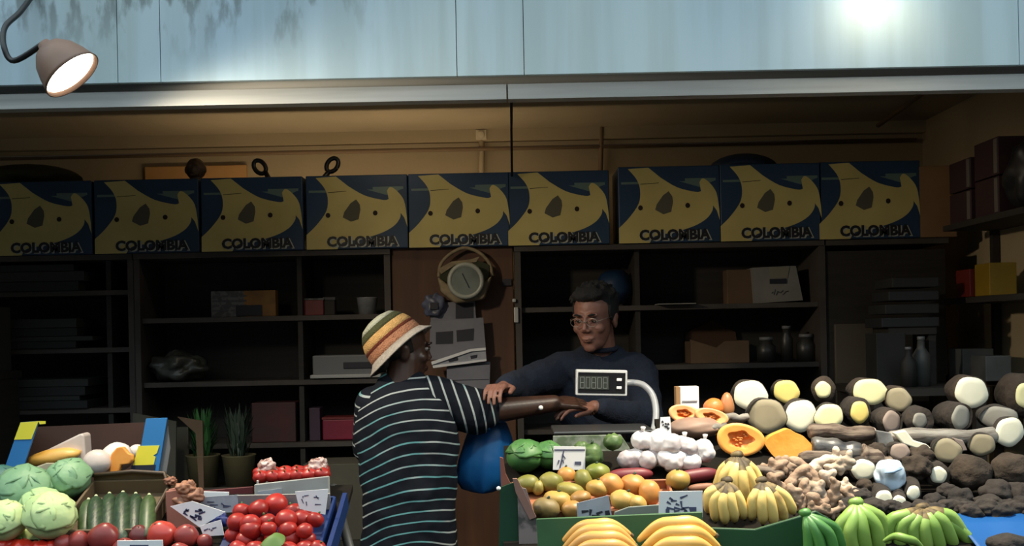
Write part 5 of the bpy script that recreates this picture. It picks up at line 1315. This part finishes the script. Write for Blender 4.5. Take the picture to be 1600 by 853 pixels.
# ------------------------------------------------------------------ yams
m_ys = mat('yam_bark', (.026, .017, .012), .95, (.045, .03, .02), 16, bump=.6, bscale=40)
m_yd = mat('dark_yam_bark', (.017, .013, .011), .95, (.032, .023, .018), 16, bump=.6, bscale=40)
F_ = {'cream': mat('cream_yam_flesh', (.80, .76, .44), .65, (.70, .66, .36), 7), 'yellow': mat('yellow_yam_flesh', (.78, .62, .20), .65, (.68, .52, .15), 7), 'white': mat('white_yam_flesh', (.82, .80, .64), .65, (.74, .71, .55), 7),
      'tan': mat('tan_yam_flesh', (.29, .25, .165), .75, (.22, .19, .125), 8), 'grey': mat('greyish_yam_flesh', (.25, .24, .21), .75, (.20, .185, .16), 8), 'pink': mat('pinkish_yam_flesh', (.30, .23, .195), .75, (.23, .175, .15), 8)}
def yam(px, py, rx, ry, Y, fl, label, rb=1.08, dirx=0.0, L=.24, m=None, fx=0, rim=1.0, dz=0.0, yawf=0):
    c = P(px, py, Y); a = rx*mpp(Y); b = ry*mpp(Y); e = empty('yam', c, label, 'yam', 'cut yams heaped on the right stand')
    n = 28; vs = []; rnd = random.Random(int(px*7+py))
    d = V((dirx*.6 + .55*(px-800)/F, 1, dz - .05)).normalized()
    prof = [(1.0, 0.0), (1.03, .004), (rb*.97, .03), (rb*1.0, .3), (rb*1.0, .6), (rb*.9, .82), (rb*.55, .95), (rb*.15, 1.0)]
    for s, t in prof:
        cc = d*(t*L); 
        for k in range(n):
            th = 2*math.pi*k/n; w = s*(1+.05*math.sin(2*th+px)+.03*math.sin(5*th+py+t*3))
            vs.append(V((a*w*math.cos(th)+cc.x, cc.y+(yawf*a*math.cos(th) if t < .01 else 0), b*w*math.sin(th)+cc.z+fx*t)))
    fs = [(i*n+k, i*n+(k+1) % n, (i+1)*n+(k+1) % n, (i+1)*n+k) for i in range(len(prof)-1) for k in range(n)] + [tuple((len(prof)-1)*n+k for k in range(n))]
    G().add(vs, fs).build('yam_skin', m or m_ys, e)
    vs = []
    for s, y in ((1.0*rim, 0.001), (.965*rim, -.003), (.6*rim, -.0045), (.01, -.005)):
        for k in range(n):
            th = 2*math.pi*k/n; w = s*(1+.05*math.sin(2*th+px)+.03*math.sin(5*th+py))
            vs.append(V((a*w*math.cos(th), y+yawf*a*w*math.cos(th), b*w*math.sin(th))))
    fs = [(i*n+k, i*n+(k+1) % n, (i+1)*n+(k+1) % n, (i+1)*n+k) for i in range(3) for k in range(n)] + [tuple(3*n+k for k in range(n))]
    G().add(vs, fs).build('cut_face', F_[fl], e)
    return e
YM = [ # px py rx ry Y flesh label rb
 (1173, 618, 28, 23, 3.62, 'white', 'big round white faced yam at the left end of the top row', 1.05, 0),
 (1229, 612, 21, 18, 3.64, 'yellow', 'small yellow faced yam second from the left in the top row', 1.0, 0),
 (1286, 609, 13, 13, 3.62, 'cream', 'brown yam with a small cream end showing in the top row', 1.55, .25),
 (1360, 612, 27, 21, 3.58, 'cream', 'large cream faced yam with a dark notch in the top row', 1.05, -.1),
 (1404, 624, 18, 19, 3.56, 'tan', 'tan faced yam right of the large notched yam', 1.15, 0),
 (1518, 613, 27, 24, 3.58, 'white', 'biggest bright white yam face in the right of the top row', 1.1, -.12),
 (1604, 618, 17, 22, 3.56, 'cream', 'yam at the right edge with its pale face cut off by the frame', 1.7, -.25),
 (1198, 650, 30, 26, 3.50, 'tan', 'beige uncut looking yam end below the big white face', 1.02, 0),
 (1251, 650, 25, 26, 3.52, 'white', 'round white faced yam in the middle row above the wedge', 1.05, 0),
 (1295, 651, 22, 21, 3.50, 'cream', 'cream yellow faced yam touching the round white one', 1.02, .1),
 (1343, 644, 15, 17, 3.52, 'yellow', 'small yellow faced yam under the notched yam', 1.35, -.15),
 (1393, 659, 17, 17, 3.47, 'pink', 'pinkish faced yam below the tan one', 1.2, -.2),
 (1437, 657, 14, 12, 3.46, 'grey', 'dark yam with a small pale oval end in the middle row', 1.75, .05),
 (1501, 652, 18, 19, 3.46, 'grey', 'grey faced yam with a long brown side in the middle row', 1.2, -.35),
 (1560, 652, 26, 18, 3.46, 'grey', 'wide grey faced yam behind the bright right edge one', 1.1, .1),
 (1577, 675, 23, 23, 3.40, 'white', 'bright round white yam face near the right edge', 1.05, .05),
 (1480, 704, 21, 19, 3.34, 'tan', 'tan faced yam resting on the round dark taros', 1.05, 0),
 (1534, 695, 18, 18, 3.36, 'tan', 'tan faced yam left of the bright right edge one', 1.1, .1),
 (1349, 734, 20, 16, 3.27, 'white', 'bright white yam face left of the pale blue bag', 1.12, 0),
 (1466, 742, 13, 14, 3.26, 'white', 'dark yam with a bright white oval end below the tan ones', 1.5, 0),
 (1406, 706, 15, 13, 3.32, 'pink', 'pinkish brown chunk end in the middle of the heap', 1.1, -.3),
 (1381, 782, 15, 16, 3.14, 'white', 'pale round yam end above the green plantains', 1.1, 0),
 (1405, 784, 11, 10, 3.13, 'white', 'tiny white root end right of the pale round one', 1.1, .2),
 (1427, 770, 10, 12, 3.17, 'white', 'small white oval root end above the plantain crown', 1.3, .1),
]
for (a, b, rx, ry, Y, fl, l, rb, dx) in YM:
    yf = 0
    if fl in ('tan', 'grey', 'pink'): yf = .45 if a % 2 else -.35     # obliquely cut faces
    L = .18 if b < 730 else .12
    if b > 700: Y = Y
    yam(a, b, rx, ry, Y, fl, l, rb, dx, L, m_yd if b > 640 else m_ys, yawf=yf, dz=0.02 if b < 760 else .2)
# logs lying crosswise
def log(x0, y0, x1, y1, r, Y0, Y1, m, label, name='yam_log', e0=None):
    a, b = P(x0, y0, Y0), P(x1, y1, Y1); c = (a+b)/2; rr = r*mpp((Y0+Y1)/2)
    pts = smooth_path([a-c, a.lerp(b, .3)-c+V((0, 0, .006)), a.lerp(b, .65)-c+V((0, 0, -.004)), b-c], 5)
    rad = [rr*(1+.10*math.sin(i*1.3+x0)) for i in range(len(pts))]; rad[0] = rr*.55; rad[-1] = rr*.7
    o = G().tube(pts, rad, 16).build(name, m, loc=c); tag(o, label, 'root')
    if e0: G().blob((0, 0, 0), (.006, rr*.7, rr*.7), sub=2).build('cut_end', e0, o, loc=b-c)
    return o
m_log = mat('streaky_root_bark', (.17, .13, .10), .85, (.05, .03, .022), 9, (.4, .62), stretch=(1.2, 7, 7), bump=.5)
m_logg = mat('grey_root_bark', (.24, .225, .20), .85, (.09, .075, .065), 8, (.4, .65), stretch=(1.2, 7, 7), bump=.5)
m_slate = mat('slate_bark', (.03, .03, .034), .35, (.12, .115, .11), 7, stretch=(1.2, 6, 6), bump=.4)
log(1262, 676, 1366, 676, 12, 3.42, 3.40, m_log, 'streaky brown root lying across below the yellow yam', e0=F_['pink'])
log(1268, 700, 1348, 706, 16, 3.37, 3.36, m_slate, 'thick dark grey root lying across the heap', e0=F_['pink'])
log(1248, 718, 1330, 712, 10, 3.32, 3.32, m_log, 'streaky root under the thick dark grey one')
log(1385, 686, 1560, 680, 13, 3.42, 3.42, m_logg, 'long pale grey root lying across the heap under the tan faces', e0=F_['grey'])
log(1130, 655, 1170, 650, 6, 3.47, 3.47, m_logg, 'thin pale root behind the papaya halves')
log(1110, 672, 1135, 664, 6, 3.42, 3.45, m_logg, 'short thin pale root beside the papaya rind')
log(1345, 712, 1400, 735, 18, 3.33, 3.33, m_log, 'brown chunky root behind the pale blue bag')
log(1180, 735, 1225, 742, 7, 3.16, 3.16, m_log, 'thin streaky root above the heaped ginger')
log(1310, 700, 1315, 672, 7, 3.36, 3.44, m_log, 'short root stub between the two crossing roots') if False else None
# pale split piece on the long grey root
c = P(1415, 690, 3.36)
o = bev(G().prism([P(x, y, 3.36)-c for x, y in [(1396, 676), (1415, 672), (1428, 688), (1448, 694), (1456, 701), (1435, 702), (1412, 694)]], (0, .02, 0)).build('yam_slice', F_['white'], loc=c), .004, 2); tag(o, 'pale split slice of yam on the long grey root', 'yam')
c = P(1378, 690, 3.37)
o = bev(G().prism([P(x, y, 3.37)-c for x, y in [(1369, 672), (1392, 676), (1398, 690), (1385, 706), (1374, 694)]], (0, .02, 0)).build('yam_slice', mat('shiny_grey_bag', (.34, .34, .34), .3, (.12, .12, .12), 14), loc=c), .004, 2); tag(o, 'grey wedge of yam left of the pale split slice', 'yam')
c = P(1502, 694, 3.35)
o = bev(G().prism([P(x, y, 3.355)-c for x, y in [(1490, 684), (1505, 688), (1512, 704), (1500, 706)]], (0, .02, 0)).build('yam_slice', F_['pink'], loc=c), .003, 2); tag(o, 'small pinkish yam wedge between the two tan faces', 'yam')

# dark round taros
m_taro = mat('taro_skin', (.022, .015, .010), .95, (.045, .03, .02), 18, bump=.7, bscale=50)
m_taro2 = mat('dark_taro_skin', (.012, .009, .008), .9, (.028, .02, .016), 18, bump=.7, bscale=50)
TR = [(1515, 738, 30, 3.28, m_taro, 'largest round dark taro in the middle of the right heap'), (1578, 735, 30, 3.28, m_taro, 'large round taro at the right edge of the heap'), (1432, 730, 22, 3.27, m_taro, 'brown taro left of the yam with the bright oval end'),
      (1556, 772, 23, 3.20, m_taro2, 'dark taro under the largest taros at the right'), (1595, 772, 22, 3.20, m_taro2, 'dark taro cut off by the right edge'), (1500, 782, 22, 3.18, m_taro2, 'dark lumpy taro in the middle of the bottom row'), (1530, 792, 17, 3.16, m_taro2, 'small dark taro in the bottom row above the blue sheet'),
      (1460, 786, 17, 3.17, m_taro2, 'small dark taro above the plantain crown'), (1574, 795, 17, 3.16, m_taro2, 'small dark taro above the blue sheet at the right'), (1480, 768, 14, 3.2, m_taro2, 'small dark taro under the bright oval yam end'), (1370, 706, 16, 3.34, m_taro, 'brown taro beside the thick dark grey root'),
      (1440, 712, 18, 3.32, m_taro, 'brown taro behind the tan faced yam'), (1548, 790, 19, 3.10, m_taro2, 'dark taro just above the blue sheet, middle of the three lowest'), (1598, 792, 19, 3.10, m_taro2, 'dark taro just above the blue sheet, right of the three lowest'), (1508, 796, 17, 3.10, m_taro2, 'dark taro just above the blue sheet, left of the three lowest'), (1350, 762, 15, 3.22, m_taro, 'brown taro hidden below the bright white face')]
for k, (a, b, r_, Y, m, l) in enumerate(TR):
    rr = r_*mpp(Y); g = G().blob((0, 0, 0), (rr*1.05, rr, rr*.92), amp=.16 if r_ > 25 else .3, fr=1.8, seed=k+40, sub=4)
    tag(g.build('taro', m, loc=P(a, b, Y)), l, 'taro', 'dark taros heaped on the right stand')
random.seed(44)
MT = [(1395, 800), (1418, 803), (1440, 798), (1462, 803), (1482, 797), (1500, 800), (1518, 806), (1540, 801), (1562, 806), (1583, 802), (1603, 804), (1345, 782), (1365, 798), (1330, 796)]
for k, (a, b) in enumerate(sorted(MT)):
    rr = .027*random.uniform(.85, 1.2)
    tag(G().blob((0, 0, 0), (rr*1.25, rr, rr*.85), amp=.3, seed=k+70, sub=4).build('taro', m_taro2, loc=on_bed(a, b-6, rr*.6)), 'small dark knobbly taro, %s along the front rim of the heap' % (ordn(k, 14) if k < 10 or k == 13 else ['eleventh', 'twelfth', 'thirteenth'][k-10] + ' from the left'), 'taro', 'small taros along the front rim')
# green step crate under the front plantains
o = bev(G().box((0, 0, 0), (.80, .14, .12)).build('green_step_crate', MATS['dark_green_board'] if 'dark_green_board' in MATS else m_green, loc=(.45, 2.60, 1.03)), .004); tag(o, 'green crate under the front plantain bunches', 'crate')
# pale blue knotted bag
o = crumple(P(1390, 742, 3.21), (.046, .04, .048), 33, .22, mat('pale_blue_film', (.62, .74, .84), .35, (.48, .62, .76), 9, bump=.3), 'knotted_bag', 1.6, 4, False); tag(o, 'pale blue white plastic bag among the yams', 'plastic bag')
G().tube([(-.03, -.045, .012), (-.006, -.052, .016), (.02, -.047, .024)], [.002, .005, .002], 6).build('fold_line', mat('darker_blue_line', (.22, .33, .48), .5), o)  # darker blue line laid across the bag
# ginger
m_gin = mat('ginger_skin', (.38, .26, .185), .8, (.22, .14, .09), 16, bump=.5, bscale=45)
m_ginw = mat('pale_ginger_skin', (.58, .48, .38), .8, (.38, .28, .20), 12, bump=.5, bscale=45)
GN = [(1205, 742, 16, -20), (1232, 734, 17, 10), (1262, 732, 18, 30), (1288, 728, 17, -10), (1312, 736, 15, 20), (1215, 762, 16, 60), (1244, 756, 17, -30), (1272, 755, 18, 15), (1300, 757, 17, 50), (1326, 757, 13, 0),
      (1238, 780, 15, 80), (1262, 778, 16, -60), (1286, 782, 16, 20), (1310, 778, 14, -40), (1330, 775, 12, 30), (1280, 797, 12, 10), (1300, 795, 11, -20), (1350, 772, 11, 15)]
for k, (a, b, r_, rt) in enumerate(GN):
    p = on_bed(a, b, .04); s = 1.25*r_*mpp(p.y); rnd = random.Random(k+200); g = G(); pos = V((-s*.8, 0, 0)); ang = 0
    for j in range(4):
        g.blob(pos, (s*rnd.uniform(.55, .78), s*.45, s*rnd.uniform(.34, .46)), amp=.15, seed=k*7+j, sub=2)
        if rnd.random() < .75:
            sd = rnd.choice((-1, 1)); g.blob(pos+V((rnd.uniform(-.2, .2)*s, -.1*s, sd*s*.55)), (s*.3, s*.32, s*.42), amp=.2, seed=k+j, sub=2)
        ang += rnd.uniform(-.7, .7); pos = pos+V((math.cos(ang)*s*.62, rnd.uniform(-.15, .15)*s, math.sin(ang)*s*.5))
    o = remesh(g.build('ginger_root', m_ginw if (a > 1270 and b < 760) else m_gin, loc=on_bed(a, b, s*.55+.012), rot=(0, R(rt), 0)), .0035, 2)
    row = sum(1 for q_ in (750, 770, 790) if b > q_)
    rowm = [q_ for q_ in GN if sum(1 for z_ in (750, 770, 790) if q_[1] > z_) == row]; rowm.sort()
    tag(o, 'knobbly pale ginger root, %s in the %s row of the ginger heap' % (ordn(rowm.index((a, b, r_, rt)), len(rowm)), ['top', 'second', 'third', 'bottom'][row]), 'ginger', 'ginger roots beside the ripe bananas')

# ------------------------------------------------------------------ bananas
m_ban = mat('ripe_banana_peel', (.76, .54, .17), .5, (.34, .20, .06), 16, (.56, .76))
m_bant = mat('banana_black_tip', (.05, .03, .015), .7)
m_bans = mat('banana_stem_brown', (.05, .032, .014), .7, (.22, .15, .05), 30, (.45, .7))
m_plan = mat('orange_plantain_peel', (.72, .38, .09), .45, (.62, .31, .08), 8)
m_plan2 = mat('yellow_plantain_peel', (.78, .45, .10), .45, (.68, .38, .09), 8)
m_gplan = mat('green_plantain_peel', (.17, .30, .05), .45, (.25, .38, .08), 7)
m_gdark = mat('dark_green_peel', (.05, .17, .03), .45, (.08, .24, .05), 7)
def finger(g, pts, r, n=10):
    sp = smooth_path(pts, 4); N = len(sp); rad = []
    for i in range(N):
        t = i/(N-1); rad.append(r*(.38 + .62*min(1, t/.22)) if t < .22 else (r if t < .78 else r*(1-.72*((t-.78)/.22)**1.6)))
    g.tube(sp, rad, n, smooth=True)
    return sp, rad
def bunch(label, crown, fingers, r, Y, peel, stemm, name='banana_bunch', group=None, tipm=None, bow=.02, stem_len=.03, fin='banana', neck=3):
    """crown (px,py); fingers = list of (tipx, tipy, bendx, bendy, dY)"""
    c = P(crown[0], crown[1], Y); e = empty(name, c, label, 'bananas', group)
    for (tx, ty, bx, by, dy) in fingers:
        mid = P(bx, by, Y+dy-bow)-c; tip = P(tx, ty, Y+dy)-c
        s0 = V((0, 0, 0)).lerp(mid, .06)
        g = G(); sp, rad = finger(g, [s0, s0.lerp(mid, .5)+V((0, -bow*.4, .0)), mid, mid.lerp(tip, .55)+V((0, -bow*.35, 0)), tip], r*mpp(Y))
        if stemm is m_bans and neck:
            nf = len(g.f)-2
            for q_ in range(nf):
                if q_//10 < neck + (int(tx) % 3): g.mi[q_] = 1
        f = g.build(fin, [peel, stemm], e)
        if tipm:
            d = (sp[-1]-sp[-2]).normalized(); G().tube([sp[-1]-d*.003, sp[-1]+d*.007], [rad[-1]*1.25, rad[-1]*.9], 8).build('tip', tipm, f)
    G().blob((0, 0, .002), (r*mpp(Y)*1.1, .014, r*mpp(Y)*.8), amp=.2, sub=2).build('crown', stemm, e)
    return e
Yb = 2.98
bunch('upper hand of ripe yellow bananas, its dark crown topmost', (1152, 712), [(1128, 782, 1132, 745, 0), (1146, 788, 1146, 750, -.02), (1163, 790, 1160, 752, -.025), (1180, 788, 1174, 750, -.01), (1192, 770, 1178, 738, .02), (1118, 765, 1130, 735, .03)], 9.5, Yb+.04, m_ban, m_bans, group='hands of ripe yellow bananas', tipm=m_bant)
bunch('lower left hand of ripe yellow bananas', (1136, 752), [(1106, 800, 1108, 772, 0), (1118, 814, 1116, 782, -.01), (1133, 818, 1129, 786, -.02), (1148, 815, 1142, 784, -.02), (1163, 810, 1154, 780, -.01)], 9, Yb-.05, m_ban, m_bans, group='hands of ripe yellow bananas', tipm=m_bant)
bunch('lower right hand of ripe yellow bananas', (1190, 752), [(1174, 812, 1176, 782, -.01), (1192, 818, 1190, 786, -.02), (1209, 820, 1204, 786, -.02), (1226, 813, 1216, 782, -.01), (1240, 802, 1226, 776, 0)], 9, Yb-.05, m_ban, m_bans, group='hands of ripe yellow bananas', tipm=m_bant)
def arcs(label, arclist, Y, peels, group):
    """plantains lying as nested arcs"""
    c = P(arclist[0][1][0], arclist[0][1][1]+20, Y); e = empty('plantain_bunch', c, label, 'plantains', group)
    for i, (a, m_, b, r) in enumerate(arclist):
        y = Y-.022*i
        p0, p1, p2 = P(a[0], a[1], y+.03)-c, P(m_[0], m_[1], y)-c, P(b[0], b[1], y+.03)-c
        q1 = (p0+p1)/2+V((0, 0, .35*(p1.z-(p0.z+p2.z)/2))); q2 = (p1+p2)/2+V((0, 0, .35*(p1.z-(p0.z+p2.z)/2)))
        g = G(); sp = smooth_path([p0, q1, p1, q2, p2], 5); N = len(sp)
        rad = [r*mpp(y)*(min(1, .35+1.9*min(t, 1-t)) if min(t, 1-t) < .34 else 1) for t in [k/(N-1) for k in range(N)]]
        g.tube(sp, rad, 7, smooth=True); f = g.build('plantain', peels[i % len(peels)], e)
        s_ = f.modifiers.new('sub', 'SUBSURF'); s_.levels = 1; s_.render_levels = 2
        G().tube([p2, p2+(p2-q2).normalized()*.008], [rad[-1], rad[-1]*.7], 8).build('tip', m_bans, f)
    return e
arcs('orange plantain bunch under the tilted grey sign', [((880, 846), (930, 822), (985, 836), 13), ((880, 858), (938, 830), (992, 852), 13), ((882, 866), (940, 841), (998, 862), 13), ((884, 878), (942, 854), (1000, 874), 13), ((884, 890), (942, 868), (1002, 890), 10)], 2.60, [m_plan], 'front plantain bunches')
arcs('yellow orange plantain bunch under the white price sign', [((996, 846), (1056, 818), (1118, 836), 13), ((1000, 862), (1064, 833), (1124, 856), 14), ((1004, 878), (1066, 850), (1126, 874), 14), ((1004, 892), (1066, 866), (1128, 890), 10)], 2.60, [m_plan2], 'front plantain bunches')
bunch('dark green plantains at the left of the green bunches', (1258, 802), [(1262, 880, 1264, 842, 0), (1285, 880, 1278, 840, -.01), (1305, 872, 1295, 834, -.01), (1316, 862, 1304, 826, .02)], 9, 2.64, m_gdark, m_gdark, 'plantain_bunch', 'green plantain bunches', fin='plantain')
bunch('middle green plantain bunch with broad fingers', (1338, 786), [(1312, 870, 1314, 822, 0), (1334, 880, 1328, 832, -.02), (1354, 880, 1348, 832, -.02), (1374, 872, 1368, 824, -.01), (1384, 862, 1376, 812, .02)], 11, 2.88, m_gplan, m_gplan, 'plantain_bunch', 'green plantain bunches', fin='plantain')
bunch('right green plantain bunch fanning out from a brown crown', (1442, 794), [(1378, 852, 1394, 812, 0), (1402, 860, 1410, 820, -.01), (1426, 864, 1426, 824, -.015), (1448, 868, 1444, 826, -.02), (1470, 868, 1460, 824, -.02), (1492, 860, 1474, 816, -.015), (1514, 852, 1486, 808, 0), (1532, 866, 1500, 830, .0)], 10.5, 2.90, m_gplan, m_bans, 'plantain_bunch', 'green plantain bunches', fin='plantain', stem_len=.05)
arcs('single pale green plantain lying across the front of the right bunch', [((1380, 846), (1416, 842), (1448, 866), 8)], 2.76, [m_gplan], 'green plantain bunches')
# blue sheet at the right and the brown root on it, little grey label
m_tarp = mat('blue_sheet', (.006, .075, .26), .45, (.005, .055, .20), 4, bump=.3, bscale=8)
g = G(); vs = []; nx, ny = 24, 10
pa, pb = on_bed(1490, 812, .012), on_bed(1660, 812, .012)
for j in range(ny+1):
    for i in range(nx+1):
        x = pa.x+(pb.x-pa.x)*i/nx; y = pa.y+.02-.50*j/ny; 
        z = bedz(y)+.014+.008*noise.noise(V((x*9, y*9, 0)))+.004
        vs.append(V((x, y, z))-V((1.3, 2.8, 1.06)))
fs = [(j*(nx+1)+i, j*(nx+1)+i+1, (j+1)*(nx+1)+i+1, (j+1)*(nx+1)+i) for j in range(ny) for i in range(nx)]
o = g.add(vs, fs).build('blue_sheet', m_tarp, loc=(1.3, 2.8, 1.06)); o.modifiers.new('thick', 'SOLIDIFY').thickness = .001
tag(o, 'bright blue plastic sheet covering the lower right of the stand', 'sheet')
fruit('taro', 1575, 850, 24, .015, m_taro2, 'dark brown taro on the blue sheet at the lower right', 'taro', sh=(1.3, 1, .7), amp=.2)
sign([(1160, 840), (1215, 839), (1216, 868), (1161, 868)], 2.79, 'small grey green label on the dark green board', 0, m=mat('dull_label', (.12, .17, .12), .6, (.09, .13, .09), 30), t=.003)
